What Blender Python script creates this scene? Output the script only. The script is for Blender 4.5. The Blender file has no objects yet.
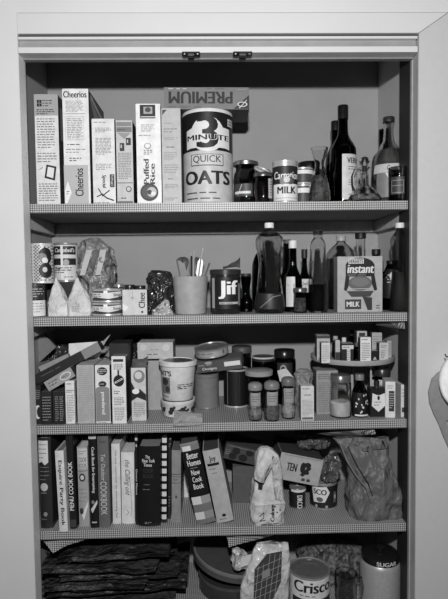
import bpy, bmesh, math, random
from mathutils import Vector, Matrix, noise, Euler
random.seed(7)
C = bpy.context.scene.collection
S = bpy.context.scene
PI = math.pi

# ------------------------------------------------------------------ camera
CAM = Vector((-.0262, -1.349, 1.45)); FPX = 510.0
_p, _y, _r = math.radians(2.89), math.radians(1.25), math.radians(-.707)
FW = Vector((math.sin(_y)*math.cos(_p), math.cos(_y)*math.cos(_p), -math.sin(_p)))
_r0 = Vector((math.cos(_y), -math.sin(_y), 0)); _u0 = _r0.cross(FW)
RT = math.cos(_r)*_r0 + math.sin(_r)*_u0; UP = -math.sin(_r)*_r0 + math.cos(_r)*_u0
cd = bpy.data.cameras.new('camera'); cam = bpy.data.objects.new('camera', cd); C.objects.link(cam)
cam.matrix_world = Matrix(((RT.x, UP.x, -FW.x, CAM.x), (RT.y, UP.y, -FW.y, CAM.y), (RT.z, UP.z, -FW.z, CAM.z), (0, 0, 0, 1)))
cd.sensor_fit = 'VERTICAL'; cd.sensor_height = 36; cd.lens = 36*FPX/599; cd.clip_start = .05
S.camera = cam
# ------------------------------------------------------------------ world, light, exposure
w = bpy.data.worlds.new('world'); S.world = w; w.use_nodes = True
w.node_tree.nodes['Background'].inputs[0].default_value = (1, 1, 1, 1)
w.node_tree.nodes['Background'].inputs[1].default_value = .02
ld = bpy.data.lights.new('flash_lamp', 'POINT'); ld.shadow_soft_size = .03; ld.energy = 23.5*4*1.02
lo = bpy.data.objects.new('flash_lamp', ld); C.objects.link(lo); lo.location = (-.02, -1.42, 1.80)
lo.rotation_euler = (Vector((-.38, 0, 1.30)) - lo.location).to_track_quat('-Z', 'Y').to_euler()
S.view_settings.view_transform = 'Standard'; S.view_settings.look = 'None'
S.view_settings.gamma = 1; S.view_settings.use_curve_mapping = False
S.view_settings.exposure = 0.0

# ------------------------------------------------------------------ pixel helpers (measuring the photograph)
def P(px, py, Y):
    d = FW + RT*((px-224)/FPX) - UP*((py-299.5)/FPX)
    return CAM + d*((Y-CAM.y)/d.y)
def Yat(px, py, z):
    d = FW + RT*((px-224)/FPX) - UP*((py-299.5)/FPX)
    return (CAM + d*((z-CAM.z)/d.z)).y
def sc(Y): return (Y-CAM.y)/FPX

# ------------------------------------------------------------------ materials
def lin(v):
    v /= 255.; return v/12.92 if v < .04045 else ((v+.055)/1.055)**2.4
_m = {}
def node_mat(name):
    m = bpy.data.materials.new(name); m.use_nodes = True
    return m, m.node_tree.nodes, m.node_tree.links, m.node_tree.nodes['Principled BSDF']
def tone(v, rough=.5, metal=0, spec=.4, var=.10, scale=60, bump=0, bscale=60):
    k = ('t', v, rough, metal, spec, var, scale, bump, bscale)
    if k in _m: return _m[k]
    m, n, l, b = node_mat('grey_%d' % v)
    a = min(.88, lin(v)*1.12)
    tc = n.new('ShaderNodeTexCoord'); nz = n.new('ShaderNodeTexNoise'); nz.inputs['Scale'].default_value = scale; nz.inputs['Detail'].default_value = 5
    l.new(tc.outputs['Object'], nz.inputs['Vector'])
    r = n.new('ShaderNodeValToRGB'); r.color_ramp.elements[0].position = .3; r.color_ramp.elements[1].position = .7
    lo_, hi = a*(1-var), min(.9, a*(1+var))
    r.color_ramp.elements[0].color = (lo_, lo_, lo_, 1); r.color_ramp.elements[1].color = (hi, hi, hi, 1)
    l.new(nz.outputs['Fac'], r.inputs[0]); l.new(r.outputs[0], b.inputs['Base Color'])
    b.inputs['Roughness'].default_value = rough; b.inputs['Metallic'].default_value = metal
    b.inputs['Specular IOR Level'].default_value = spec
    if bump:
        bp = n.new('ShaderNodeBump'); bp.inputs['Strength'].default_value = bump; bp.inputs['Distance'].default_value = .003
        n2 = n.new('ShaderNodeTexNoise'); n2.inputs['Scale'].default_value = bscale; n2.inputs['Detail'].default_value = 4
        l.new(tc.outputs['Object'], n2.inputs['Vector']); l.new(n2.outputs['Fac'], bp.inputs['Height']); l.new(bp.outputs[0], b.inputs['Normal'])
    _m[k] = m; return m
def glass(v=235, rough=.02, ior=1.45):
    k = ('g', v, rough, ior)
    if k in _m: return _m[k]
    m, n, l, b = node_mat('glass_%d' % v); a = lin(v)
    nz = n.new('ShaderNodeTexNoise'); nz.inputs['Scale'].default_value = 40; tcg = n.new('ShaderNodeTexCoord'); l.new(tcg.outputs['Object'], nz.inputs['Vector'])
    bp = n.new('ShaderNodeBump'); bp.inputs['Strength'].default_value = .5; bp.inputs['Distance'].default_value = .003
    l.new(nz.outputs['Fac'], bp.inputs['Height']); l.new(bp.outputs[0], b.inputs['Normal'])
    b.inputs['Base Color'].default_value = (a, a, a, 1); b.inputs['Roughness'].default_value = rough
    b.inputs['Transmission Weight'].default_value = 1; b.inputs['IOR'].default_value = ior
    _m[k] = m; return m
def film(v=200, rough=.12, tr=.55):           # crinkled plastic film
    k = ('f', v, rough, tr)
    if k in _m: return _m[k]
    m, n, l, b = node_mat('film_%d' % v); a = lin(v)
    b.inputs['Base Color'].default_value = (a, a, a, 1); b.inputs['Roughness'].default_value = rough; b.inputs['Alpha'].default_value = tr
    b.inputs['Specular IOR Level'].default_value = .8
    nz = n.new('ShaderNodeTexNoise'); nz.inputs['Scale'].default_value = 45; nz.inputs['Detail'].default_value = 5
    bp = n.new('ShaderNodeBump'); bp.inputs['Strength'].default_value = .8; bp.inputs['Distance'].default_value = .006
    l.new(nz.outputs['Fac'], bp.inputs['Height']); l.new(bp.outputs[0], b.inputs['Normal'])
    _m[k] = m; return m
def creased(v, rough=.6, sc_=28, strength=.9, spec=.4, dist=.006, alpha=1, var=.2):
    k = ('cr', v, rough, sc_, strength, spec, dist, alpha)
    if k in _m: return _m[k]
    m, n, l, b = node_mat('creased_%d' % v); a = min(.88, lin(v)*1.12)
    tc = n.new('ShaderNodeTexCoord'); nz = n.new('ShaderNodeTexNoise'); nz.inputs['Scale'].default_value = sc_*.5; nz.inputs['Detail'].default_value = 3
    l.new(tc.outputs['Object'], nz.inputs['Vector'])
    mx_ = n.new('ShaderNodeVectorMath'); mx_.operation = 'MULTIPLY_ADD'; mx_.inputs[1].default_value = (.045,)*3
    l.new(nz.outputs['Color'], mx_.inputs[0]); l.new(tc.outputs['Object'], mx_.inputs[2])
    add = None
    for q, wt in ((1, 1.0), (2.3, .45), (5, .2)):
        mp = n.new('ShaderNodeMapping'); mp.inputs['Rotation'].default_value = (.3*q, .6*q, .2); mp.inputs['Scale'].default_value = (1, 1, .6)
        l.new(mx_.outputs[0], mp.inputs[0])
        vo = n.new('ShaderNodeTexVoronoi'); vo.inputs['Scale'].default_value = sc_*q; l.new(mp.outputs[0], vo.inputs['Vector'])
        mu = n.new('ShaderNodeMath'); mu.operation = 'MULTIPLY'; mu.inputs[1].default_value = wt; l.new(vo.outputs['Distance'], mu.inputs[0])
        if add is None: add = mu
        else:
            ad = n.new('ShaderNodeMath'); ad.operation = 'ADD'; l.new(add.outputs[0], ad.inputs[0]); l.new(mu.outputs[0], ad.inputs[1]); add = ad
    bp = n.new('ShaderNodeBump'); bp.inputs['Strength'].default_value = strength; bp.inputs['Distance'].default_value = dist*28/sc_*2.2
    l.new(add.outputs[0], bp.inputs['Height']); l.new(bp.outputs[0], b.inputs['Normal'])
    n2 = n.new('ShaderNodeTexNoise'); n2.inputs['Scale'].default_value = 30; n2.inputs['Detail'].default_value = 6; l.new(tc.outputs['Object'], n2.inputs['Vector'])
    r = n.new('ShaderNodeValToRGB'); r.color_ramp.elements[0].position = .3; r.color_ramp.elements[1].position = .7
    r.color_ramp.elements[0].color = (a*(1-var),)*3+(1,); r.color_ramp.elements[1].color = (min(.9, a*(1+var)),)*3+(1,)
    l.new(n2.outputs['Fac'], r.inputs[0]); l.new(r.outputs[0], b.inputs['Base Color'])
    b.inputs['Roughness'].default_value = rough; b.inputs['Specular IOR Level'].default_value = spec; b.inputs['Alpha'].default_value = alpha
    _m[k] = m; return m
def gingham():
    if 'gg' in _m: return _m['gg']
    m, n, l, b = node_mat('gingham_shelf_paper')
    tc = n.new('ShaderNodeTexCoord'); sp = n.new('ShaderNodeSeparateXYZ'); l.new(tc.outputs['Object'], sp.inputs[0])
    def mth(op, a, c=None):
        x = n.new('ShaderNodeMath'); x.operation = op
        l.new(a, x.inputs[0]) if not isinstance(a, (int, float)) else setattr(x.inputs[0], 'default_value', a)
        if c is not None: l.new(c, x.inputs[1]) if not isinstance(c, (int, float)) else setattr(x.inputs[1], 'default_value', c)
        return x.outputs[0]
    yz = mth('ADD', sp.outputs['Y'], sp.outputs['Z'])
    fx = mth('LESS_THAN', mth('FRACT', mth('MULTIPLY', sp.outputs['X'], 1/.0058)), .42)
    fy = mth('LESS_THAN', mth('FRACT', mth('MULTIPLY', yz, 1/.0058)), .42)
    s_ = mth('MULTIPLY', mth('ADD', fx, fy), .5)
    r = n.new('ShaderNodeValToRGB'); r.color_ramp.elements[0].color = (.52, .52, .52, 1); r.color_ramp.elements[1].color = (.04, .04, .04, 1)
    e = r.color_ramp.elements.new(.5); e.color = (.18, .18, .18, 1)
    l.new(s_, r.inputs[0]); l.new(r.outputs[0], b.inputs['Base Color']); b.inputs['Roughness'].default_value = .45
    _m['gg'] = m; return m
def contents(v1, v2, scale=200):              # granular or mottled food, painted glints on foil and cellophane
    k = ('c', v1, v2, scale)
    if k in _m: return _m[k]
    m, n, l, b = node_mat('mottled_%d_%d' % (v1, v2))
    tc = n.new('ShaderNodeTexCoord'); vo = n.new('ShaderNodeTexVoronoi'); vo.inputs['Scale'].default_value = scale
    l.new(tc.outputs['Object'], vo.inputs['Vector'])
    r = n.new('ShaderNodeValToRGB'); a, c = lin(v1), lin(v2)
    r.color_ramp.elements[0].color = (a, a, a, 1); r.color_ramp.elements[1].color = (c, c, c, 1)
    l.new(vo.outputs['Color'], r.inputs[0]); l.new(r.outputs[0], b.inputs['Base Color']); b.inputs['Roughness'].default_value = .6
    _m[k] = m; return m
def dotted(v1, v2, sp_=.0062):                 # staggered dots on a canister
    m, n, l, b = node_mat('dotted_print')
    tc = n.new('ShaderNodeTexCoord'); mp = n.new('ShaderNodeMapping'); mp.inputs['Rotation'].default_value = (0, PI/4, 0)
    ck = n.new('ShaderNodeTexVoronoi'); ck.inputs['Scale'].default_value = 1/sp_; ck.inputs['Randomness'].default_value = 0
    l.new(tc.outputs['Object'], mp.inputs[0]); l.new(mp.outputs[0], ck.inputs['Vector'])
    r = n.new('ShaderNodeValToRGB'); r.color_ramp.interpolation = 'CONSTANT'; a, c = lin(v1), lin(v2)
    r.color_ramp.elements[0].color = (a, a, a, 1); r.color_ramp.elements[1].color = (c, c, c, 1); r.color_ramp.elements[1].position = .42
    l.new(ck.outputs['Distance'], r.inputs[0]); l.new(r.outputs[0], b.inputs['Base Color']); b.inputs['Roughness'].default_value = .4
    return m

# ------------------------------------------------------------------ mesh helpers
def mesh_obj(name, verts, faces, mats, parent=None, smooth=False, fm=None, ang=35):
    me = bpy.data.meshes.new(name); me.from_pydata([tuple(v) for v in verts], [], faces)
    for m in (mats if isinstance(mats, (list, tuple)) else [mats]): me.materials.append(m)
    if fm:
        for p, i in zip(me.polygons, fm): p.material_index = i
    me.update()
    if smooth:
        me.polygons.foreach_set('use_smooth', [True]*len(me.polygons))
        if ang: me.set_sharp_from_angle(angle=math.radians(ang))
    o = bpy.data.objects.new(name, me); C.objects.link(o)
    if parent: o.parent = parent
    return o
def bm_obj(name, bm, mats, parent=None, smooth=False, ang=35):
    me = bpy.data.meshes.new(name); bm.normal_update(); bm.to_mesh(me); bm.free()
    for m in (mats if isinstance(mats, (list, tuple)) else [mats]): me.materials.append(m)
    if smooth:
        me.polygons.foreach_set('use_smooth', [True]*len(me.polygons))
        if ang: me.set_sharp_from_angle(angle=math.radians(ang))
    o = bpy.data.objects.new(name, me); C.objects.link(o)
    if parent: o.parent = parent
    return o
def add_box(bm, x0, x1, y0, y1, z0, z1, bev=0, fm=None, mtx=None):
    vs = [bm.verts.new((x, y, z)) for z in (z0, z1) for y in (y0, y1) for x in (x0, x1)]
    fs = [bm.faces.new([vs[i] for i in q]) for q in ((0, 1, 5, 4), (1, 3, 7, 5), (3, 2, 6, 7), (2, 0, 4, 6), (4, 5, 7, 6), (0, 2, 3, 1))]
    if fm:
        for f, i in zip(fs, fm): f.material_index = i      # front,right,back,left,top,bottom
    if bev:
        es = list({e for f in fs for e in f.edges})
        r = bmesh.ops.bevel(bm, geom=es, offset=bev, segments=2, affect='EDGES', clamp_overlap=True)
        vs = list({v for v in vs if v.is_valid} | set(r['verts']))
    if mtx is not None:
        bmesh.ops.transform(bm, matrix=mtx, verts=[v for v in vs if v.is_valid])
def box_part(name, dims, mats, parent=None, bev=0, fm=None, mtx=None):
    bm = bmesh.new(); add_box(bm, *dims, bev=bev, fm=fm, mtx=mtx); return bm_obj(name, bm, mats, parent)
def lathe(name, prof, mats, parent=None, seg=36, ang=40, fm=None, sx=1, sy=1):
    vs, fs, ids = [], [], []
    for r, z in prof:
        ids.append(len(vs))
        if r < 1e-6: vs.append((0, 0, z))
        else: vs += [(sx*r*math.sin(2*PI*k/seg), -sy*r*math.cos(2*PI*k/seg), z) for k in range(seg)]
    mi = []
    for i in range(len(prof)-1):
        a, b = ids[i], ids[i+1]; ra, rb = prof[i][0] > 1e-6, prof[i+1][0] > 1e-6
        for k in range(seg):
            k2 = (k+1) % seg
            if ra and rb: fs.append((a+k, a+k2, b+k2, b+k))
            elif ra: fs.append((a+k, a+k2, b))
            elif rb: fs.append((a, b+k2, b+k))
            else: continue
            mi.append(fm[i] if fm else 0)
    return mesh_obj(name, vs, fs, mats, parent, True, mi, ang)
def tube(name, pts, r, mats, parent=None, seg=8, closed=False):
    pts = [Vector(p) for p in pts]; vs, fs = [], []; n = len(pts); rr = r if isinstance(r, (list, tuple)) else [r]*n
    for i, p in enumerate(pts):
        t = (pts[(i+1) % n if closed else min(n-1, i+1)] - pts[(i-1) % n if closed else max(0, i-1)]).normalized()
        a = t.cross(Vector((0, 1, .01)));  a = a.normalized() if a.length > .05 else t.cross(Vector((1, 0, 0))).normalized()
        b = t.cross(a)
        vs += [p + rr[i]*(a*math.cos(2*PI*k/seg) + b*math.sin(2*PI*k/seg)) for k in range(seg)]
    for i in range(n if closed else n-1):
        j = (i+1) % n
        for k in range(seg): fs.append((i*seg+k, i*seg+(k+1) % seg, j*seg+(k+1) % seg, j*seg+k))
    if not closed: fs += [tuple(range(seg-1, -1, -1)), tuple((n-1)*seg+k for k in range(seg))]
    return mesh_obj(name, vs, fs, mats, parent, True)
def thing(name, label, cat, loc, rot=(0, 0, 0), group=None):
    o = bpy.data.objects.new(name, None); C.objects.link(o); o.empty_display_size = .02
    o.location = loc; o.rotation_euler = rot
    o['label'] = label; o['category'] = cat
    if group: o['group'] = group
    return o
def tagm(o, label, cat, group=None):
    o['label'] = label; o['category'] = cat
    if group: o['group'] = group
    return o
def struct(o): o['kind'] = 'structure'; return o

# ------------------------------------------------------------------ printing on surfaces
_tc = {}
def text_mesh(s, bold, shear=0):
    k = (s, bold, shear)
    if k in _tc: return _tc[k]
    cu = bpy.data.curves.new('t', 'FONT'); cu.body = s; cu.size = 1; cu.offset = 0; cu.shear = shear; cu.resolution_u = 3
    o = bpy.data.objects.new('t', cu); C.objects.link(o)
    dg = bpy.context.evaluated_depsgraph_get(); e = o.evaluated_get(dg); me = e.to_mesh()
    vs = [v.co.copy() for v in me.vertices]; fs = [tuple(p.vertices) for p in me.polygons]
    e.to_mesh_clear(); bpy.data.objects.remove(o); bpy.data.curves.remove(cu)
    _tc[k] = (vs, fs); return _tc[k]
def prints(parent, mp, w, h, items, rough=.5):
    """items in fractions of the face, v measured downward; mp(u, v, off): metres right / up -> local point"""
    groups = {}
    pa, pb, pc = mp(0, h/2, 0), mp(w/2, h/2, 0), mp(w, h/2, 0); curved = ((pa+pc)/2-pb).length > .0004
    for li, it in enumerate(items):
        off = .0006 + .00022*li; kd = it[0]; vs, fs = [], []
        def add(pts2, faces):

            if curved and kd != 'r':                        # slice so that the print follows the curve
                bm = bmesh.new(); bv = [bm.verts.new((p[0], p[1], 0)) for p in pts2]
                for f in faces:
                    try: bm.faces.new([bv[i] for i in f])
                    except ValueError: pass
                us = [p[0] for p in pts2]; k = math.floor(min(us)/.004)+1
                while k*.004 < max(us):
                    bmesh.ops.bisect_plane(bm, geom=bm.verts[:]+bm.edges[:]+bm.faces[:], plane_co=(k*.004, 0, 0), plane_no=(1, 0, 0)); k += 1
                bm.verts.index_update(); pts2 = [(v.co.x, v.co.y) for v in bm.verts]; faces = [tuple(v.index for v in f.verts) for f in bm.faces]; bm.free()
            b = len(vs); vs.extend(mp(u, v, off) for u, v in pts2); fs.extend(tuple(b+i for i in f) for f in faces)
        def rect(u0, v0, u1, v1):
            n = max(1, int(abs(u1-u0)/.006)); pts = []
            for i in range(n+1):
                u = u0+(u1-u0)*i/n; pts += [(u, v0), (u, v1)]
            add(pts, [(2*i, 2*i+2, 2*i+3, 2*i+1) for i in range(n)])
        if kd == 't':
            _, s, u0, v0, u1, v1, tn = it[:7]; rot = it[7] if len(it) > 7 else 0; bold = it[8] if len(it) > 8 else .02; shear = it[9] if len(it) > 9 else 0
            tv, tf = text_mesh(s, bold, shear)
            if rot == 90: tv = [Vector((-v.y, v.x, 0)) for v in tv]
            elif rot == -90: tv = [Vector((v.y, -v.x, 0)) for v in tv]
            elif rot == 180: tv = [Vector((-v.x, -v.y, 0)) for v in tv]
            xs = [v.x for v in tv]; ys = [v.y for v in tv]; X0, X1, Y0, Y1 = min(xs), max(xs), min(ys), max(ys)
            k_ = bold*.8 if bold > .015 else 0                 # heavy lettering: a second, slightly shifted strike
            gs = abs(u1-u0)*w/(X1-X0)*k_ if not rot % 180 else 0; gv = abs(v1-v0)*h/(Y1-Y0)*k_ if rot % 180 else 0
            for sg in ((-1, 0, 1) if k_ else (0,)):
                off += .00002
                add([((u0+(u1-u0)*(v.x-X0)/(X1-X0))*w+sg*gs, (1-v1+(v1-v0)*(v.y-Y0)/(Y1-Y0))*h+sg*gv) for v in tv], tf)
            nm = 'lettering'
        elif kd == 'r':
            _, u0, v0, u1, v1, tn = it; rect(u0*w, (1-v1)*h, u1*w, (1-v0)*h); nm = 'printed_panel'
        elif kd == 'o':
            _, cu_, cv, ru, rv, tn = it[:6]; N = 24
            add([(cu_*w, (1-cv)*h)]+[((cu_+ru*math.cos(2*PI*k/N))*w, (1-cv+rv*math.sin(2*PI*k/N))*h) for k in range(N)], [(0, 1+k, 1+(k+1) % N) for k in range(N)]); nm = 'printed_emblem'
        elif kd == 'g':
            _, pts, tn = it; add([(u*w, (1-v)*h) for u, v in pts], [tuple(range(len(pts)))]); nm = 'printed_emblem'
        elif kd == 'l':                                     # stroke along a path
            _, pts, th, tn = it
            for (a, b), (c, d) in zip(pts, pts[1:]):
                p, q = Vector((a*w, (1-b)*h)), Vector((c*w, (1-d)*h)); t = (q-p).normalized()*th/2; nn = Vector((-t.y, t.x)); p = p-t; q = q+t
                add([p-nn, q-nn, q+nn, p+nn], [(0, 1, 2, 3)])
            nm = 'printed_line'
        elif kd == 'p':
            _, u0, v0, u1, v1, rows, tn = it; nm = 'small_print'; tn = tn+25 if tn < 130 else tn-15
            for i in range(rows):
                vc = (1-(v0+(v1-v0)*(i+.5)/rows))*h; th = min((v1-v0)/rows*h*.2, .0011); u = u0
                while u < u1-.04:
                    L = random.uniform(.06, .2)*(1 if u1-u0 > .4 else .6); e = min(u+L, u1); 
                    if i == rows-1 and u > u0+(u1-u0)*.6: break
                    rect(u*w, vc-th, e*w, vc+th); u = e+.035
        g = groups.setdefault((nm, tn), ([], [])); b = len(g[0]); g[0].extend(vs); g[1].extend(tuple(b+i for i in f) for f in fs)
    for (nm, tn), (vs, fs) in groups.items():
        mesh_obj(nm, vs, fs, tone(tn, rough, var=.03) if not isinstance(tn, bpy.types.Material) else tn, parent)
def front_map(w, d): return lambda u, v, o: Vector((u-w/2, -d/2-o, v))
def right_map(w, d): return lambda u, v, o: Vector((w/2+o, -d/2+u, v))
def left_map(w, d): return lambda u, v, o: Vector((-w/2-o, d/2-u, v))
def top_map(w, d, h): return lambda u, v, o: Vector((u-w/2, -d/2+v, h+o))
def cyl_map(R, width, z0, a0=0):
    rf = R if callable(R) else (lambda z: R); Rm = rf(z0)
    def m(u, v, o):
        a = a0+(u-width/2)/Rm; r = rf(z0+v)+o; return Vector((r*math.sin(a), -r*math.cos(a), z0+v))
    return m

# ------------------------------------------------------------------ builders
Z1, Z2, Z3, Z4, Z5 = 1.639, 1.340, 1.047, .757, .485
def carton(name, label, cat, xl, xr, top, z, Y, d, front, side=None, topt=None, items=(), right=(), left=(), lean=0, rotz=0, group=None, back_lean=0, flaps=True, h=None):
    cx = (xl+xr)/2; zt = P(cx, top, Y).z; h = h or zt-z; pm = (top + P2(cx, Y, z))/2
    x0, x1 = P(xl, pm, Y).x, P(xr, pm, Y).x; w_ = x1-x0
    t = thing(name, label, cat, ((x0+x1)/2, Y+d/2, z+.0004), (math.radians(back_lean), math.radians(lean), math.radians(rotz)), group)
    side = side or front; topt = topt or front
    box_part('body', (-w_/2, w_/2, -d/2, d/2, 0, h), [tone(front), tone(side), tone(topt)], t, bev=.0008, fm=(0, 1, 0, 1, 2, 2))
    if flaps:
        bm = bmesh.new(); add_box(bm, -w_/2+.001, -.0006, -d/2+.001, d/2-.001, h, h+.0009); add_box(bm, .0002, w_/2-.001, -d/2+.001, d/2-.001, h, h+.0006)
        bm_obj('top_flap', bm, tone(topt), t)
    if items: prints(t, front_map(w_, d), w_, h, items)
    if right: prints(t, right_map(w_, d), d, h, right)
    if left: prints(t, left_map(w_, d), d, h, left)
    t['_w'] = w_; t['_h'] = h
    del t['_w']; del t['_h']
    return t, w_, h
def P2(px, Y, z):        # image row of a point at column px, depth Y, height z
    lo_, hi = -200., 900.
    for _ in range(40):
        m = (lo_+hi)/2
        if P(px, m, Y).z > z: lo_ = m
        else: hi = m
    return lo_
def center(cx, Y, z, py=None):
    return P(cx, P2(cx, Y, z) if py is None else py, Y).x
def can(name, label, cat, cx, rpx, top, z, Y, body=170, items=(), rim=150, lidt=150, metal=.4, group=None, lab=(.06, .94), rot=(0, 0, 0), plain=False, h=None, span=2.4, a0=0):
    h = h or P(cx, top, Y).z-z; r = rpx*sc(Y); x = center(cx, Y, z+h/2, P2(cx, Y, z+h/2))
    t = thing(name, label, cat, (x, Y, z+.0004), rot, group)
    m = tone(rim, .3, metal)
    lathe('body', [(0, .002), (r*.93, .002), (r*.96, 0), (r, .001), (r, .004), (r*.975, .006), (r*.975, h-.006), (r, h-.004), (r, h-.001), (r*.97, h), (r*.94, h-.0005), (r*.92, h-.004)], m, t)
    lathe('lid', [(r*.92, h-.0045), (r*.75, h-.004), (r*.73, h-.003), (r*.5, h-.003), (r*.48, h-.004), (0, h-.004)], tone(lidt, .3, metal), t)
    if not plain:
        pl_ = lathe('paper_label', [(r*.976, h*lab[0]), (r*.986, h*lab[0]), (r*.986, h*lab[1]), (r*.976, h*lab[1])], tone(body), t)
    if items:
        W_ = r*span; prints(t if plain else pl_, cyl_map(r*.988, W_, h*lab[0], a0), W_, h*(lab[1]-lab[0]), items)
    return t, r, h
def interp(prof, z):
    for (r0, z0), (r1, z1) in zip(prof, prof[1:]):
        if z0 <= z <= z1 and z1 > z0: return r0+(r1-r0)*(z-z0)/(z1-z0)
    return prof[-1][0]
def vessel(name, label, cat, cx, top, z, Y, prof, mat, t_=.0018, cap=None, liquid=None, labels=(), group=None, rot=(0, 0, 0), smooth=True, seg=36, h=None, ang=50, bodyname='bottle_body'):
    """prof: [(fraction of height, radius in px)]"""
    H = h or P(cx, top, Y).z-z; s = sc(Y); x = center(cx, Y, z+H/2, P2(cx, Y, z+H/2))
    t = thing(name, label, cat, (x, Y, z+.0004), rot, group)
    pr = [(r*s, f*H) for f, r in prof]
    if smooth:                                           # catmull-rom through the profile
        q = []
        for i in range(len(pr)-1):
            p0, p1, p2, p3 = pr[max(0, i-1)], pr[i], pr[i+1], pr[min(len(pr)-1, i+2)]
            for k in range(4):
                u = k/4; f = lambda a, b, c, d: .5*(2*b+(c-a)*u+(2*a-5*b+4*c-d)*u*u+(3*b-a-3*c+d)*u**3)
                q.append((max(.001, f(p0[0], p1[0], p2[0], p3[0])), min(max(f(p0[1], p1[1], p2[1], p3[1]), p1[1]), p2[1])))
        pr = q+[pr[-1]]
    outer = [(0, .0), (pr[0][0]*.85, 0)]+[(r, max(zz, .0015)) for r, zz in pr]
    if t_:
        inner = [(max(.0008, r-t_), max(zz, .004)) for r, zz in reversed(pr)]
        lathe(bodyname, outer+inner+[(0, .004)], mat, t, seg=seg, ang=ang)
    else:
        lathe(bodyname, outer+[(0, pr[-1][1])], mat, t, seg=seg, ang=50)
    if liquid:
        f, lm = liquid; k = t_+.0004; L = [(max(.0006, r-k), max(zz, .0045)) for r, zz in pr if zz < f*H]
        L.append((max(.0006, interp(pr, f*H)-k), f*H)); lathe('contents', [(0, .0045)]+L+[(0, f*H)], lm, t, seg=seg, ang=50)
    if cap:
        for c in (cap if isinstance(cap, list) else [cap]):
            f0, f1, rp, cm = c[:4]; R = rp*s; a, b = f0*H, f1*H
            vs_ = [(0, a+.0012), (R*.9, a), (R, a+.0005)]
            nz = 1
            vs_ += [(R, b-.002), (R*.93, b), (0, b)]
            o = lathe('cap', vs_, cm, t, seg=28, ang=50)
            if len(c) > 4: o.name = c[4]
    for lb in labels:
        f0, f1, hw, tn, items = lb[:5]; a0 = lb[5] if len(lb) > 5 else 0
        R = lambda zz: interp(pr, zz); zz0 = f0*H; hh = (f1-f0)*H; Rm = R(zz0); wd = 2*Rm*math.radians(hw)
        N, M = 16, 6; mp = cyl_map(R, wd, zz0, a0); vs = [mp(wd*i/N, hh*j/M, .0005) for j in range(M+1) for i in range(N+1)]
        fs = [(j*(N+1)+i, j*(N+1)+i+1, (j+1)*(N+1)+i+1, (j+1)*(N+1)+i) for j in range(M) for i in range(N)]
        pl_ = mesh_obj('paper_label', vs, fs, tone(tn), t, True)
        if items: prints(pl_, lambda u, v, o, mp=mp: mp(u, v, o+.0005), wd, hh, items)
    return t, H, pr
def ridged(p, f): return 1-abs(noise.noise(p*f))*2
def crumple(name, rings, mat, parent=None, seg=104, amp=.006, freq=22, seed=0, sq=1.0, closed=True, sub=9, smooth=True, pleat=0):
    """rings: (z, rx, ry, dx, dy) outline stations, filled in and crumpled with creases"""
    vs, fs = [], []; R = []
    for a, b in zip(rings, rings[1:]):
        for k in range(sub): R.append([a[i]+(b[i]-a[i])*k/sub for i in range(5)])
    R.append(list(rings[-1])); so = Vector((seed*7.3, seed*3.1, seed*1.7))
    for zi, rx, ry, dx, dy in R:
        for k in range(seg):
            a = 2*PI*k/seg; c, s_ = math.cos(a), math.sin(a); e = 2/(2+sq*3)
            x = abs(c)**e*math.copysign(1, c)*rx+dx; y = abs(s_)**e*math.copysign(1, s_)*ry+dy
            p = Vector((x, y, zi)); nrm = Vector((c, s_, 0)); am = amp*min(1, max(rx, ry)/.03)
            vd = noise.voronoi((p+so)*freq*1.15*Vector((1, 1, .6)) if False else Vector(((p+so).x, (p+so).y, (p+so).z*.65))*freq*1.2)[0]
            dsp = (vd[0]-.45)*am*1.7 + noise.noise((p+so)*freq*.6)*am*.6 + noise.noise((p+so)*freq*2.3)*am*.25 + pleat*math.sin(a*9+zi*30)*am
            q = p+nrm*dsp; q.z += noise.noise((p+so)*freq*.8+Vector((5, 5, 5)))*am*.5
            if zi <= rings[0][0]+1e-6: q.z = zi
            q.z = max(q.z, rings[0][0]); vs.append(q)
    n = len(R)
    for i in range(n-1):
        for k in range(seg): fs.append((i*seg+k, i*seg+(k+1) % seg, (i+1)*seg+(k+1) % seg, (i+1)*seg+k))
    if closed: fs += [tuple(range(seg-1, -1, -1)), tuple((n-1)*seg+k for k in range(seg))]
    return mesh_obj(name, vs, fs, mat, parent, smooth, ang=28)
def sheet(name, corners, mat, parent=None, n=14, amp=.003, freq=25, seed=0, thick=.0006, curl=None):
    """a thin bent sheet between four 3D corners a,b,c,d"""
    a, b, c, d = [Vector(q) for q in corners]; nn = (b-a).cross(d-a).normalized(); vs, fs = [], []
    for side in (0, 1):
        for j in range(n+1):
            for i in range(n+1):
                u, v = i/n, j/n; p = a*(1-u)*(1-v)+b*u*(1-v)+c*u*v+d*(1-u)*v
                p = p+nn*(noise.noise((p+Vector((seed, seed*2, 0)))*freq)*amp+side*thick)
                if curl: p = p+curl(u, v)
                vs.append(p)
    m = (n+1)**2
    for j in range(n):
        for i in range(n):
            q = (j*(n+1)+i, j*(n+1)+i+1, (j+1)*(n+1)+i+1, (j+1)*(n+1)+i); fs.append(q[::-1]); fs.append(tuple(x+m for x in q))
    rim = [i for i in range(n+1)]+[j*(n+1)+n for j in range(1, n+1)]+[n*(n+1)+i for i in range(n-1, -1, -1)]+[j*(n+1) for j in range(n-1, 0, -1)]
    for p, q in zip(rim, rim[1:]+rim[:1]): fs.append((p, q, q+m, p+m))
    return mesh_obj(name, vs, fs, mat, parent, True, ang=40)
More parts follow.
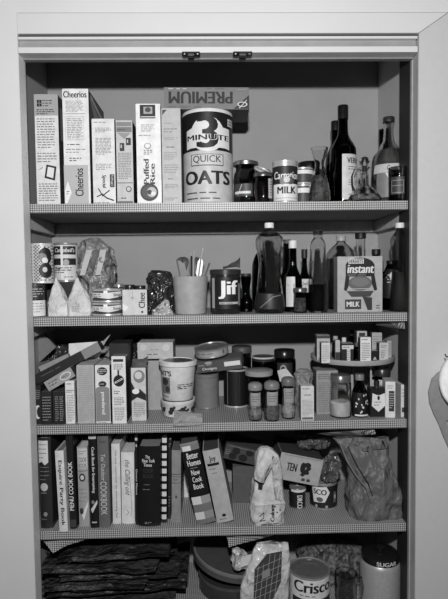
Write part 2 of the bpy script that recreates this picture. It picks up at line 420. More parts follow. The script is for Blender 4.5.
def book(label, tlx, trx, ty, blx, brx, by, z, Y, d, cover, items, pages=190, group='cookbooks on the fourth shelf', bandtop=None, name='cookbook', jacket=.35):
    """spine corners in the picture: top left/right x at row ty, bottom left/right x at row by"""
    bl, br = P(blx, by, Y), P(brx, by, Y); tl, tr = P(tlx, ty, Y), P(trx, ty, Y)
    bc, tcn = (bl+br)/2, (tl+tr)/2; w_ = ((br-bl).length+(tr-tl).length)/2; ang = math.atan2(tcn.x-bc.x, tcn.z-bc.z)
    h = (tcn.z-z)/math.cos(ang) - abs(math.tan(ang))*w_/2*0
    h -= abs(math.sin(ang))*w_/2
    # pivot: bottom corner on the leaning side rests on the shelf
    lift = abs(math.sin(ang))*w_/2
    t = thing(name, label, 'book', (bc.x, Y+d/2, z+.0004+lift), (0, ang, 0), group)
    cv = tone(cover, jacket); bd = min(.0025, w_*.15)
    bm = bmesh.new()
    add_box(bm, -w_/2, -w_/2+bd, -d/2+.002, d/2, 0, h, bev=.0006); add_box(bm, w_/2-bd, w_/2, -d/2+.002, d/2, 0, h, bev=.0006)
    N = 8; sp_o, sp_i = [], []                             # gently rounded spine
    bulge = min(.004, w_*.12)
    for zz in (0, h):
        for i in range(N+1):
            a = -1+2*i/N; sp_o.append(bm.verts.new((a*w_/2, -d/2+.003-bulge*(1-a*a)*1.0, zz)))
        for i in range(N+1):
            a = -1+2*i/N; sp_i.append(bm.verts.new((a*w_/2, -d/2+.005-bulge*(1-a*a)*1.0, zz)))
    for i in range(N):
        bm.faces.new((sp_o[i], sp_o[i+1], sp_o[N+2+i], sp_o[N+1+i])); bm.faces.new((sp_i[i+1], sp_i[i], sp_i[N+1+i], sp_i[N+2+i]))
        bm.faces.new((sp_o[N+1+i], sp_o[N+2+i], sp_i[N+2+i], sp_i[N+1+i])); bm.faces.new((sp_i[i], sp_i[i+1], sp_o[i+1], sp_o[i]))
    bm.faces.new((sp_o[0], sp_o[N+1], sp_i[N+1], sp_i[0])); bm.faces.new((sp_o[N], sp_i[N], sp_i[2*N+1], sp_o[2*N+1]))
    bm_obj('cover', bm, cv, t, True, 30)
    # leaves of the text block
    bm = bmesh.new(); add_box(bm, -w_/2+bd+.0002, w_/2-bd-.0002, -d/2+.0075, d/2-.004, .003, h-.004)
    pg = bm_obj('pages', bm, tone(pages, .8, var=.25, scale=300), t)
    mp = lambda u, v, o: Vector((u-w_/2, -d/2+.003-bulge*(1-(2*(u-w_/2)/w_)**2)-o, v))
    if items: prints(t, mp, w_, h, items, jacket)
    return t

# ------------------------------------------------------------------ the setting
wallm = tone(198, .55, var=.025, scale=9, bump=.05, bscale=120); trimm = tone(197, .45, var=.02, scale=8)
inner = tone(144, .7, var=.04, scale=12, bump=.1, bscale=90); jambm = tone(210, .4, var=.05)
FY = -.047
zA = P(220, 33.5, FY).z; zA2 = P(220, 36.3, FY).z; zB0 = P(220, 38.8, FY).z; zB1 = P(220, 46.8, FY).z; zC = 2.0015; zBf = zC
XL, XR = -.5, .5
struct(box_part('wall_left', (-1.6, -.5, FY, 0, 0, 2.6), wallm)) 
struct(box_part('wall_right', (.5+.16, 1.6, FY, 0, 0, 2.6), tone(181, .5, var=.02)))  # darker than the left wall: the light's falloff is put into the tone
lz = P(220, 12.5, FY).z
struct(box_part('wall_front', (-.5, .5+.16, FY, 0, lz, 2.6), wallm))
# casing over the opening with a mitred corner at the right
def prism(name, pts, y0, y1, mat, bev=.0012):
    bm = bmesh.new(); a = [bm.verts.new((x, y0, z)) for x, z in pts]; b = [bm.verts.new((x, y1, z)) for x, z in pts]; n = len(pts)
    bm.faces.new(a); bm.faces.new(b[::-1])
    for i in range(n): bm.faces.new((a[i], b[i], b[(i+1) % n], a[(i+1) % n]))
    bmesh.ops.recalc_face_normals(bm, faces=bm.faces)
    bmesh.ops.bevel(bm, geom=[e for e in bm.edges if abs(e.verts[0].co.y-y0) < 1e-6 and abs(e.verts[1].co.y-y0) < 1e-6], offset=bev, segments=1, affect='EDGES')
    return bm_obj(name, bm, mat)
mx = .5; g = .0006
struct(prism('trim_1', [(-.5, zA), (mx-g, zA), (mx-g+(lz-zA)*1.45, lz-.001), (-.5, lz-.001)], FY-.002, -.001, trimm))
struct(prism('trim_2', [(mx+g*.5, 0), (.66, 0), (.66, lz-.001), (mx+g+(lz-zA)*1.45, lz-.001), (mx+g, zA)], FY-.0015, -.001, tone(181, .5, var=.02)))  # right casing toned darker than the top one to paint the falloff
# door track header: white strip, grey channel, white strip, wooden soffit
struct(box_part('trim_3', (XL+.001, XR-.001, FY+.004, -.001, zA2, zA-.002), tone(60)))  # dark strip painting the shade in the gap under the casing
struct(box_part('trim_4', (XL+.001, XR-.003, FY, -.001, zB0, zA2), trimm, bev=.0008))
struct(box_part('trim_5', (XL+.001, XR-.003, FY+.012, -.001, zB1, zB0), tone(140, .4, var=.12, scale=14)))
struct(box_part('trim_6', (XL+.001, XR-.003, FY, -.001, zC, zB1), [trimm, tone(180, .5, var=.15, scale=10)], fm=(0, 0, 0, 0, 0, 1)))
struct(box_part('trim_7', (XL+.001, XR-.001, -.016, -.001, zC-.004, zC), tone(115, .5)))
for nm, x0, x1 in (('trim_8', XL-.012, XL+.0005), ('trim_9', XR-.0005, XR+.012)):
    struct(box_part(nm, (x0, x1, FY+.001, 0, 0, zC), jambm if x0 < 0 else tone(165, .4, var=.05), bev=.0006))  # left jamb toned as lit, right jamb as shaded
struct(box_part('trim_10', (XR-.0035, XR-.0004, -.012, -.001, 0, zC-.005), tone(150)))
WL, WR, BY, CZ = -.543, .516, .318, 2.42
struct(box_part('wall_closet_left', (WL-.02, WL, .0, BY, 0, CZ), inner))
struct(box_part('wall_closet_right', (WR, WR+.02, .0, BY, 0, CZ), tone(180, .6, var=.03)))  # paler than the other inner walls: the light it catches is painted in
struct(box_part('trim_30', (.4985, WR, .001, .080, 0, CZ), tone(35, .6)))  # added dark board painting the shade along the wall's front edge
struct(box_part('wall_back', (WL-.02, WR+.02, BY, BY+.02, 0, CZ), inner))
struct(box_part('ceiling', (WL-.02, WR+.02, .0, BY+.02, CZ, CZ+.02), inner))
struct(box_part('floor', (-1.6, 1.6, -3.0, BY+.02, -.02, 0), tone(110, .4, var=.2, scale=4)))
# catch plates on the soffit of the header
for i, (a, b, py) in enumerate(((182, 200, 51.5), (233, 252, 50.5))):
    p0, p1 = P(a, py, FY), P(b, py, FY); cxx = (p0.x+p1.x)/2; hw = (p1.x-p0.x)/2
    t = thing('door_catch', ('small dark door catch under the header above the oat canister', 'small dark door catch under the header, right of the other one')[i], 'latch', (cxx, -.043, zC), group='door catches')
    box_part('plate', (-hw, hw, -.012, .012, -.0042, -.0004), tone(45, .4, .6), t, bev=.0008)
    for s_ in (-1, 1): lathe('screw', [(0, -.0062), (.003, -.0058), (.0035, -.0045)], tone(190, .3, .8), t).location = (s_*hw*.72, -.006, 0)
    box_part('roller', (-hw*.35, hw*.35, -.009, .004, -.009, -.0044), tone(90, .4, .7), t, bev=.001)
# five shelves covered with gingham paper, with liner corners that have come loose
sh = {}
for k, z in enumerate((Z1, Z2, Z3, Z4, Z5)):
    o = box_part('shelf', (WL+.0005, .4975, .016, BY-.0005, z-.024, z), tone(120, .6), bev=.0015)
    o['label'] = ('top shelf board holding the cereal boxes and oat canister', 'second shelf board from top, holding the utensil cup and bottles', 'third shelf board, holding the turntable and margarine tub',
                  'fourth shelf board, holding the row of cookbooks', 'lowest shelf board under the paper bags and sugar canister')[k]
    o['category'] = 'shelf'; o['group'] = 'closet shelves'
    me = bpy.data.meshes.new('l')
    bm = bmesh.new(); add_box(bm, WL+.001, .4978, .0145, BY-.001, z-.0002, z+.0002); add_box(bm, WL+.001, .4978, .0143, .0155, z-.0235, z+.0002)
    lp = bm_obj('shelf_paper', bm, gingham(), o); lp['label'] = 'checked gingham paper wrapped over the shelf front'
    sh[k] = o
    if k < 4:
        zz = z-.024
        tm = tone(176, .6)
        struct(box_part('trim_%d' % (12+3*k), (WL+.018, WR-.018, BY-.018, BY-.0004, zz-.036, zz-.0004), tm, bev=.001))
        struct(box_part('trim_%d' % (13+3*k), (WL+.0004, WL+.017, .04, BY-.001, zz-.036, zz-.0004), tm, bev=.001))
        struct(box_part('trim_%d' % (14+3*k), (WR-.017, WR-.0004, .081, BY-.001, zz-.036, zz-.0004), tm, bev=.001))
def hang(k, pts, seed):
    lpv = [P(x, y, Y) for x, y, Y in pts]
    s_ = sheet('loose_paper', lpv, gingham(), sh[k], amp=.002, seed=seed, thick=.0004); s_['label'] = 'loose checked shelf paper hanging below the board'
hang(1, [(376, 325, .05), (404, 319.5, .03), (405, 329, .03), (390, 328, .09)], 1)
hang(2, [(318, 434, .06), (374, 429, .03), (376, 434, .03), (345, 437, .09)], 2)
hang(3, [(44, 541.5, .02), (87, 539, .03), (66, 546, .03), (53, 553, .02)], 3)
hang(3, [(227, 537, .03), (274, 535, .04), (262, 538.5, .05), (229, 547, .03)], 4)

# ------------------------------------------------------------------ TOP SHELF
G1 = 'cereal boxes on the top shelf'; YF = .030
carton('cereal_box', 'white box with tilted square outline and grey top band, leftmost on top shelf', 'box', 35.5, 59, 94.5, Z1, YF, .17, 200, 60, 150, group=G1, items=[
    ('r', 0, 0, 1, .19, 150), ('r', .12, .05, .32, .11, 25), ('l', [(.12, .08), (.32, .08)], .001, 150), ('l', [(.22, .05), (.22, .11)], .001, 150), ('p', .36, .045, .8, .115, 3, 25), ('p', .1, .13, .85, .185, 3, 35),
    ('p', .1, .21, .85, .49, 12, 95), ('p', .08, .52, .9, .62, 4, 90), ('g', [(.46, .635), (.88, .655), (.8, .78), (.36, .755)], 25), ('g', [(.52, .655), (.79, .668), (.73, .76), (.45, .742)], 205),
    ('p', .1, .80, .9, .97, 8, 100), ('l', [(.15, .68), (.3, .66)], .001, 80)], right=[('r', .1, .1, .9, .4, 120), ('o', .5, .65, .3, .15, 150)])
t, w_, h_ = carton('cereal_box', 'tall white cereal box marked Cheerios with dark side panels', 'box', 63.5, 89.5, 89, Z1, YF-.005, .195, 208, 55, 190, group=G1, items=[
    ('t', 'Cheerios', .05, .02, .93, .075, 15, 0, .035), ('p', .12, .10, .8, .20, 9, 110), ('l', [(.1, .215), (.85, .215)], .0009, 60), ('l', [(.1, .24), (.8, .24), (.8, .44), (.1, .44), (.1, .24)], .0005, 120), ('p', .15, .25, .75, .43, 12, 120),
    ('p', .15, .47, .85, .49, 1, 60), ('p', .1, .51, .85, .56, 2, 120), ('p', .22, .59, .68, .63, 2, 60), ('r', 0, .66, .93, 1, 168), ('t', 'Cheerios', .42, .69, .74, .93, 20, 90, .03),
    ('g', [(.02, .88), (.14, .8), (.28, .9), (.1, .995), (.02, .995)], 215), ('p', .08, .88, .22, .92, 2, 80)],
    right=[('r', .05, .02, .95, .3, 45), ('g', [(.05, .05), (.7, .15), (.9, .3), (.3, .2)], 130), ('g', [(.1, .02), (.9, .1), (.9, .14), (.1, .06)], 170), ('r', .1, .4, .9, .95, 80)])
carton('cereal_box', 'white box with large black script K near its foot', 'box', 92.5, 115, 119, Z1, YF, .19, 205, 70, 180, group=G1, items=[
    ('p', .1, .03, .9, .05, 1, 130), ('p', .15, .10, .85, .16, 4, 130), ('p', .15, .22, .85, .42, 12, 130), ('p', .15, .52, .85, .60, 4, 120),
    ('t', 'Special', .38, .655, .6, .81, 20, -90, .03, .2), ('r', .76, .65, .96, .80, 35), ('t', "Kellogg's", .80, .66, .92, .79, 200, -90, .01),
    ('l', [(.25, .82), (.42, .90), (.72, .84)], .0026, 20), ('l', [(.42, .89), (.62, .93), (.9, .955)], .0030, 20), ('l', [(.18, .91), (.42, .88)], .0024, 20), ('p', .05, .975, .95, .99, 1, 130)])
carton('cereal_box', 'narrow grey carton with two dark picture squares on its side', 'box', 116.5, 133, 120.5, Z1, YF+.004, .16, 178, 55, 150, group=G1, items=[
    ('r', .04, .02, .96, .07, 120), ('r', .04, .08, .96, .14, 110), ('t', 'BRAN FLAKES', .06, .09, .94, .125, 30, 0, .02) if False else ('p', .06, .09, .94, .13, 1, 30), ('g', [(.1, .15), (.9, .15), (.5, .22)], 135),
    ('r', .22, .27, .5, .365, 35), ('r', .6, .21, .9, .295, 35), ('r', .27, .29, .36, .33, 170), ('r', .66, .23, .74, .27, 170), ('p', .12, .38, .9, .7, 16, 150), ('l', [(.04, .745), (.96, .745)], .0012, 40),
    ('o', .72, .82, .17, .035, 60), ('o', .72, .82, .12, .025, 180), ('p', .25, .915, .75, .94, 1, 30), ('r', .04, .965, .96, 1, 90)])
carton('cereal_box', 'white box marked Puffed Rice in sideways letters', 'box', 136.5, 161, 104, Z1, YF-.002, .19, 212, 90, 190, group=G1, items=[
    ('r', .17, .01, .8, .145, 25), ('r', .32, .03, .68, .10, 150), ('o', .5, .06, .12, .025, 60), ('r', .2, .125, .8, .135, 190), ('p', .2, .2, .75, .28, 4, 170), ('p', .1, .30, .8, .33, 1, 120), ('o', .46, .42, .14, .03, 110), ('o', .46, .42, .11, .024, 212), ('p', .3, .455, .65, .51, 3, 130),
    ('t', 'Puffed', .28, .555, .5, .80, 25, 90, .03), ('t', 'Rice', .54, .60, .74, .80, 25, 90, .03), ('o', .5, .885, .37, .088, 25), ('o', .5, .885, .3, .07, 60), ('o', .6, .885, .2, .05, 170), ('o', .5, .885, .1, .024, 40), ('o', .66, .90, .09, .02, 210)])
carton('cracker_box', 'plain light grey box with dark corner mark, left of the oat canister', 'box', 162, 181, 108.5, Z1, YF, .13, 165, 110, 160, group=G1, items=[
    ('g', [(.05, .015), (.3, .015), (.05, .07)], 60), ('p', .12, .14, .85, .17, 1, 110), ('p', .12, .2, .85, .26, 2, 130), ('p', .12, .30, .85, .33, 2, 110), ('p', .25, .39, .8, .42, 1, 60), ('p', .12, .45, .85, .54, 4, 120), ('p', .12, .58, .85, .68, 4, 110), ('p', .3, .73, .75, .75, 1, 60), ('p', .12, .79, .85, .84, 3, 120), ('p', .12, .93, .8, .97, 2, 110)])
# oat canister
YO = .10; r = 24.3*sc(YO); zt = P(208, 116, YO).z; h = zt-Z1; x = center(208, YO, Z1+h/2)
t = thing('oatmeal_canister', 'large round canister marked 3 Minute Quick Oats', 'canister', (x, YO, Z1+.0004))
lathe('tube_body', [(0, 0), (r, 0), (r, h-.006), (r*.96, h-.006), (0, h-.006)], tone(180), t, seg=48)
lathe('lid', [(r*1.012, h-.009), (r*1.012, h-.001), (r*1.0, h), (r*.96, h), (r*.95, h-.003), (0, h-.003)], tone(205), t, seg=48)
lathe('bottom_rim', [(r*1.008, .0002), (r*1.008, .004), (r, .0045)], tone(130), t, seg=48)
lathe('dark_band', [(r*1.002, h*.56), (r*1.004, h*.56), (r*1.004, h*.965), (r*1.002, h*.965)], tone(28, .4), t, seg=48)
wd = r*2.6
prints(t, cyl_map(r*1.004, wd, 0), wd, h, [('o', .5, .27, .27, .185, 205), ('g', [(.14, .22), (.3, .19), (.3, .4), (.14, .42)], 205), ('g', [(.7, .19), (.88, .20), (.88, .42), (.7, .4)], 205),
    ('r', .24, .2, .78, .41, 205), ('o', .49, .20, .17, .115, 205), ('t', '3', .36, .085, .64, .415, 22, 0, .045), ('t', 'MINUTE', .165, .272, .855, .335, 205, 0, .085), ('t', 'MINUTE', .17, .276, .85, .331, 20, 0, .035), ('r', .83, .09, .97, .17, 170), ('p', .85, .10, .96, .16, 2, 30),
    ('r', .24, .48, .74, .60, 90), ('r', .255, .487, .725, .593, 185), ('t', 'QUICK', .28, .495, .70, .58, 70, 0, .02), ('t', 'OATS', .13, .655, .85, .795, 30, 0, .05), ('p', .15, .87, .85, .90, 1, 50), ('p', .15, .93, .85, .96, 1, 60)])
ztc = zt
# cracker box lying on top
a, b = P(164, 100, .045), P(249, 100, .045); wd = b.x-a.x; hh = P(206, 88.5, .045).z-P(206, 110.5, .045).z
t = thing('cracker_box', 'grey cracker box marked PREMIUM lying upside down on the oat canister', 'box', ((a.x+b.x)/2, .105, max(ztc, P(206, 111, .045).z)+.0012), (0, math.radians(.4), 0))
dd = .12
box_part('body', (-wd/2, wd/2, -dd/2, dd/2, 0, hh), [tone(105), tone(60), tone(80)], t, bev=.0008, fm=(0, 1, 0, 1, 2, 1))
box_part('end_flap', (wd/2, wd/2+.0008, -dd/2+.002, dd/2-.002, .002, hh/2), tone(60), t)
prints(t, front_map(wd, dd), wd, hh, [('p', .05, .03, .45, .12, 1, 190), ('p', .5, .04, .85, .1, 1, 50), ('t', 'PREMIUM', .06, .2, .80, .74, 20, 180, .045), ('g', [(.82, .98), (1, .35), (1, .98)], 30), ('o', .92, .78, .06, .12, 185), ('o', .92, .78, .045, .08, 30),
    ('l', [(.885, .95), (.97, .6)], .002, 190), ('p', .05, .86, .7, .93, 1, 60), ('p', .86, .08, .97, .18, 1, 150)])
Zc = Z1
GL, DG = glass(247), glass(130)
# jars and cans
GJ = 'small jars beside the milk can'
vessel('glass_jar', 'dark glass jar with tilted metal lid, right of the oat canister', 'jar', 246, 165, Z1, .095, [(0, 11), (.1, 12), (.7, 12), (.85, 10), (1, 10)], DG, liquid=(.6, contents(30, 120, 70)), group=GJ, cap=(.96, 1.06, 12.6, tone(150, .3, .9), 'lid'),
       labels=[(.2, .5, 50, 60, [('r', .1, .6, .9, .8, 200), ('l', [(.3, .9), (.5, .1)], .002, 180)], -.4)])
vessel('glass_jar', 'small dark jar with pale flat lid, left of the milk can', 'jar', 263, 174, Z1, .05, [(0, 8), (.1, 9), (.75, 9), (.9, 8), (1, 8)], DG, liquid=(.7, contents(25, 90, 90)), group=GJ, cap=(.88, 1.02, 9.6, tone(140, .3, .9), 'lid'), labels=[(.15, .8, 22, 170, [('p', .2, .1, .8, .9, 6, 40)], .9)])
t, r, h = can('metal_lid', 'loose pale lid tilted over the jars beside the milk can', 'lid', 262, 9, 168, P(262, 171.5, .05).z, .05, plain=True, h=.006, rot=(math.radians(22), math.radians(24), 0), rim=190, lidt=190)
bpy.data.objects.remove(t.children[0]); lathe('disc', [(0, 0), (r, 0), (r, .005), (r*.95, .006), (r*.9, .003), (0, .003)], tone(180, .35, .3), t)
vessel('glass_jar', 'tall dark jar behind the tilted lid', 'jar', 260, 171, Z1, .15, [(0, 11), (.1, 12), (.8, 12), (.92, 10), (1, 10)], DG, liquid=(.7, contents(20, 60, 90)), group=GJ, cap=(.9, .98, 11, tone(60, .3, .5), 'lid'))
can('milk_can', 'small can marked Carnation MILK', 'can', 285, 12.6, 162.5, Z1, .055, 35, lab=(.04, .86), rim=185, items=[('r', 0, .52, 1, 1, 205), ('t', 'Carnation', .06, .16, .95, .38, 210, 0, .03, .1), ('o', .38, .43, .11, .11, 120), ('o', .62, .43, .11, .11, 80), ('o', .5, .40, .1, .09, 190),
    ('t', 'MILK', .2, .6, .8, .80, 25, 0, .05), ('l', [(.1, .93), (.9, .93)], .0006, 40)])
for i, (tp, zz) in enumerate(((186, Z1), (169, None))):
    if zz is None: zz = zlast+.001
    t, r, h = can('tuna_can', ('short dark can with pale bands, lower one behind the milk can', 'short can with pale bands, stacked behind the milk can')[i], 'can', 303, 10, tp, zz, .125, 60, rim=190, items=[('r', 0, .12, 1, .38, 210), ('r', 0, .6, 1, .9, 60)], group='short cans behind the milk can')
    zlast = zz+h
vessel('glass_jar', 'dark jar with black lid behind the glass carafe', 'jar', 309, 163, Z1, .185, [(0, 10), (.1, 11), (.8, 11), (.9, 10), (1, 10)], DG, group=GJ, liquid=(.8, tone(30)), cap=(.86, 1.0, 11, tone(22, .3), 'lid'))
vessel('carafe', 'clear glass carafe with flared rim', 'carafe', 319.5, 148.5, Z1, .055, [(0, 10.5), (.04, 11), (.2, 10.8), (.45, 8), (.65, 5), (.75, 4.8), (.88, 7), (1, 8.6)], GL, liquid=(.5, contents(12, 100, 110)))
vessel('liquor_bottle', 'dark bottle with white label and tall neck', 'bottle', 343, 107, Z1, .118, [(0, 12.2), (.03, 13), (.5, 13), (.6, 11.5), (.68, 7), (.75, 5), (.95, 4.6), (1, 4.6)], glass(25), t_=.003, liquid=(.5, tone(18, .2)), cap=(.87, 1.01, 5.2, tone(22, .25), 'cap'),
       labels=[(.05, .5, 42, 185, [('t', 'VERM', .25, .08, .95, .2, 30, 0, .04), ('p', .3, .25, .9, .36, 2, 60), ('l', [(.4, .42), (.7, .5)], .001, 90), ('p', .3, .55, .9, .7, 3, 90), ('g', [(.5, .72), (.9, .78), (.6, .82)], 30), ('p', .3, .86, .9, .92, 1, 90)], .42)])
vessel('liquor_bottle', 'dark bottle half hidden behind the bottle with white label', 'bottle', 335.5, 122.5, Z1, .19, [(0, 9.5), (.03, 10), (.55, 10), (.7, 6), (.78, 4.2), (1, 4)], glass(30), t_=.003, liquid=(.5, tone(15, .2)), cap=(.9, 1.01, 4.4, tone(25, .3), 'cap'))
t, H, pr = vessel('cruet', 'round glass cruet with ball stopper and loop handle', 'cruet', 364.5, 168, Z1, .05, [(0, 14), (.06, 16.3), (.2, 15), (.4, 9), (.5, 4.5), (.7, 4), (.9, 4.2), (1, 6)], GL, liquid=(.2, contents(15, 150, 90)))
s = sc(.06)
lathe('stopper', [(0, H*.8), (3*s, H*.85), (3*s, H), (2.2*s, H*1.03)]+[(5*s*math.sin(a*PI/10), H*1.03+5*s*(1-math.cos(a*PI/10))) for a in range(2, 11)], GL, t)
tube('handle', [(-4.5*s, 0, H*.93), (-9*s, 0, H*.95), (-12*s, 0, H*.75), (-11.5*s, 0, H*.5), (-9.5*s, 0, H*.37)], 1.5*s, GL, t)
vessel('soda_bottle', 'large green-glass style soda bottle with wide body and pale label band', 'bottle', 388.5, 119.5, Z1, .128, [(0, 15.5), (.03, 16.5), (.35, 16.5), (.55, 13.5), (.68, 9), (.76, 5.5), (.93, 4.8), (.96, 5.6), (1, 5.2)], glass(235), t_=.003, liquid=(.64, tone(88, .25)), cap=(.96, 1.02, 5.8, tone(90, .3, .8), 'cap'),
       labels=[(.36, .46, 75, 175, [('t', 'Canada', .34, .2, .68, .8, 60, 0, .02)]), (.08, .36, 60, 110, [('g', [(.25, .02), (.9, .02), (.6, .9)], 190), ('t', 'S', .5, .15, .64, .5, 40, 0, .04)])])
vessel('soda_bottle', 'thin dark bottle neck showing behind the wide soda bottle', 'bottle', 383, 130, Z1, .235, [(0, 11), (.6, 11), (.75, 5), (.95, 4.5), (1, 4.5)], glass(60), t_=.003, liquid=(.5, tone(20)))
t, H, pr = vessel('glass_mug', 'dark glass mug at the right end of the top shelf', 'mug', 399, 168, Z1, .05, [(0, 9.5), (.05, 10), (.6, 10), (1, 10.5)], glass(110), t_=.003, liquid=(.75, contents(20, 60, 80)), bodyname='mug_body', labels=[(.2, .7, 40, 50, [('l', [(.1, .2), (.9, .2), (.9, .9), (.1, .9), (.1, .2)], .001, 150), ('l', [(.1, .5), (.9, .5)], .001, 150)], -.5)])

# ------------------------------------------------------------------ SECOND SHELF
# stacked jar + dotted canister
t, H, pr = vessel('glass_jar', 'dark jar with white lower label under the dotted canister', 'jar', 35.5, 284, Z2, .05, [(0, 9), (.05, 9.6), (.9, 9.6), (1, 9.4)], tone(30, .3), t_=0, group='jars on the second shelf', labels=[(.02, .5, 80, 205, [('p', .1, .1, .9, .8, 4, 120)], .1), (.55, .92, 80, 40, [('p', .2, .1, .9, .9, 4, 180)], .1)], cap=(.94, 1.0, 9.8, tone(60), 'lid'))
zt = Z2+H+.0015
t, r, h = can('dotted_canister', 'white dotted canister with dark round emblem, far left on second shelf', 'canister', 41.5, 11.5, 244, zt, .05, 200, lab=(.02, .97), rim=200, lidt=60, metal=.2, items=[('o', .78, .3, .24, .22, 30), ('o', .66, .33, .16, .1, 120), ('o', .75, .42, .1, .08, 210), ('o', .78, .68, .24, .2, 30), ('o', .74, .66, .08, .07, 190)])
for c in t.children:
    if c.name.startswith('paper_label'): c.data.materials[0] = dotted(95, 205)
# soup cans on a carton behind the small sacks
t, w_, hb = carton('carton', 'dark carton behind the two small white sacks', 'box', 47, 74, 283, Z2, .11, .12, 35, 30, 60)
zt = Z2+hb+.0015
can('soup_can', 'soup can with dark top band beside the dotted canister', 'can', 55.5, 8.5, 243, zt, .205, 200, group='soup cans', items=[('r', 0, .08, 1, .4, 35), ('o', .4, .65, .3, .2, 40), ('p', .5, .12, .9, .3, 2, 190)])
can('soup_can', "soup can marked Campbell's in front of the crumpled bag", 'can', 66, 11.5, 243.5, zt, .155, 200, group='soup cans', items=[('r', 0, .03, 1, .27, 35), ('r', 0, .38, 1, .57, 35), ('t', "Campbell's", .2, .08, .93, .24, 215, 0, .02, .3), ('r', .44, 0, .52, 1, 215), ('o', .62, .5, .1, .09, 150), ('t', 'New', .25, .62, .42, .72, 40, 0, .02), ('p', .2, .62, .8, .82, 3, 40), ('p', .55, .88, .9, .95, 1, 40)])
# crumpled plastic bag
b0 = P(95, 283, .15); s = sc(.15)
t = thing('plastic_bag', 'crumpled grey bag of packets standing above the cans', 'bag', (b0.x, .17, Z2+.0004))
hh = P(95, 238, .17).z-Z2
crumple('bag_body', [(0, .028, .03, 0, 0), (hh*.3, .04, .045, 0, 0), (hh*.55, .05, .045, 0, 0), (hh*.8, .045, .035, .002, 0), (hh*.95, .025, .02, -.004, 0), (hh, .012, .01, -.006, 0)], creased(125, .35, 34, 1, .7), t, amp=.018, freq=30, seed=3, sq=.4)
sheet('bag_flap', [(.02, -.02, hh*.75), (.062, -.01, hh*.60), (.05, .0, hh*.85), (.015, 0, hh*.98)], creased(115, .35, 40, 1, .7), t, amp=.012, freq=40, seed=9)
for k in range(3):
    sheet('printed_stripe', [(-.034+k*.022, -.055, hh*.5), (-.020+k*.022, -.055, hh*.5), (.002+k*.02, -.050, hh*.83), (-.016+k*.02, -.050, hh*.83)], tone(170 if k != 1 else 70), t, amp=.004, seed=k)
# two small white sacks
for i, (cx, hw, px_, Yc) in enumerate(((58.5, 9.5, 57, .075), (80.5, 12, 78, .07))):
    s = sc(Yc); x = center(cx, Yc, Z2+.04); H = P(cx, 278, Yc).z-Z2; pk = (px_-cx)*s
    t = thing('paper_sack', ('small white peaked sack, left one of two on second shelf', 'wider small white peaked sack, right one of two on second shelf')[i], 'bag', (x, Yc, Z2+.0004), group='small white sacks')
    crumple('sack_body', [(0, hw*s, .026, 0, 0), (H*.35, hw*s, .026, 0, 0), (H*.7, hw*s*.55, .014, pk*.6, 0), (H*.92, hw*s*.18, .006, pk, 0), (H, hw*s*.1, .004, pk, 0)], creased(195, .7, 40, .7), t, amp=.006, freq=30, seed=i+20, sq=.5)
    prints(t, lambda u, v, o: Vector((u-.02, -.029-o, v)), .03, .04, [('p', .1, .3, .9, .7, 3, 170)])
# tuna-style cans and jars behind
zz = Z2
for i, tp in enumerate((302.3, 289)):
    t, r, h = can('flat_can', ('flat can with torn pale label, lower of the stacked pair', 'flat can with pale label, upper of the stacked pair')[i], 'can', 108, 15.3, tp, zz, .065, 60, group='flat cans stacked on second shelf', rim=190,
        items=[('g', [(.0, .2), (.5, .25), (1, .12), (1, .55), (.6, .75), (.2, .6), (0, .8)], 205), ('r', .47, .05, .57, .35, 225), ('p', .15, .3, .45, .6, 2, 60), ('t', 'Soup' if i == 0 else 'Ship', .72, .3, .95, .62, 40, 0, .03)])
    zz += h+.001
carton('cereal_box', 'small pale box lying on end with sideways letters Chee', 'box', 122.5, 147, 290, Z2, .045, .05, 188, 60, 150, items=[('t', 'Chee', .66, .12, .92, .72, 20, 90, .03), ('o', .8, .88, .05, .04, 30), ('l', [(.42, .05), (.42, .38), (.36, .3), (.48, .3)], .0007, 90), ('g', [(.0, .55), (.25, .68), (.1, .85), (0, .8)], 215)])
for i, cx in enumerate((119, 130, 140.5)):
    vessel('glass_jar', ('dark lidded jar behind the flat cans', 'dark lidded jar peeking over the small Chee box', 'right dark lidded jar behind the small Chee box')[i], 'jar', cx, 284+i*.8, Z2, .15, [(0, 5), (.8, 5.2), (.9, 4.8), (1, 4.8)], DG, liquid=(.8, tone(30)), cap=(.88, 1, 5.3, tone(55 if i else 150, .3, .5), 'lid'), group='jars on the second shelf')
# dark bag with light lower corner
x = center(160, .1, Z2); H = P(160, 271, .12).z-Z2
t = thing('plastic_bag', 'dark crumpled cellophane bag left of the utensil cup', 'bag', (x, .12, Z2+.0004))
crumple('bag_body', [(0, .036, .05, 0, 0), (H*.4, .036, .05, .002, 0), (H*.75, .032, .045, .002, 0), (H*.95, .024, .03, 0, 0), (H, .015, .02, 0, 0)], creased(45, .18, 40, 1, 1.0), t, amp=.016, freq=40, seed=5, sq=.4)
x = center(162, .05, Z2); 
t = thing('foil_wrap', 'pale crumpled foil at the foot of the dark cellophane bag', 'foil', (x, .048, Z2+.0004))
crumple('foil_body', [(0, .025, .014, 0, 0), (.012, .026, .013, 0, 0), (.03, .012, .008, .008, .004), (.04, .005, .005, .012, .005)], contents(60, 215, 140), t, amp=.008, freq=60, seed=6, sq=.2, smooth=False)  # mottled tones paint the foil's glints and dark facets
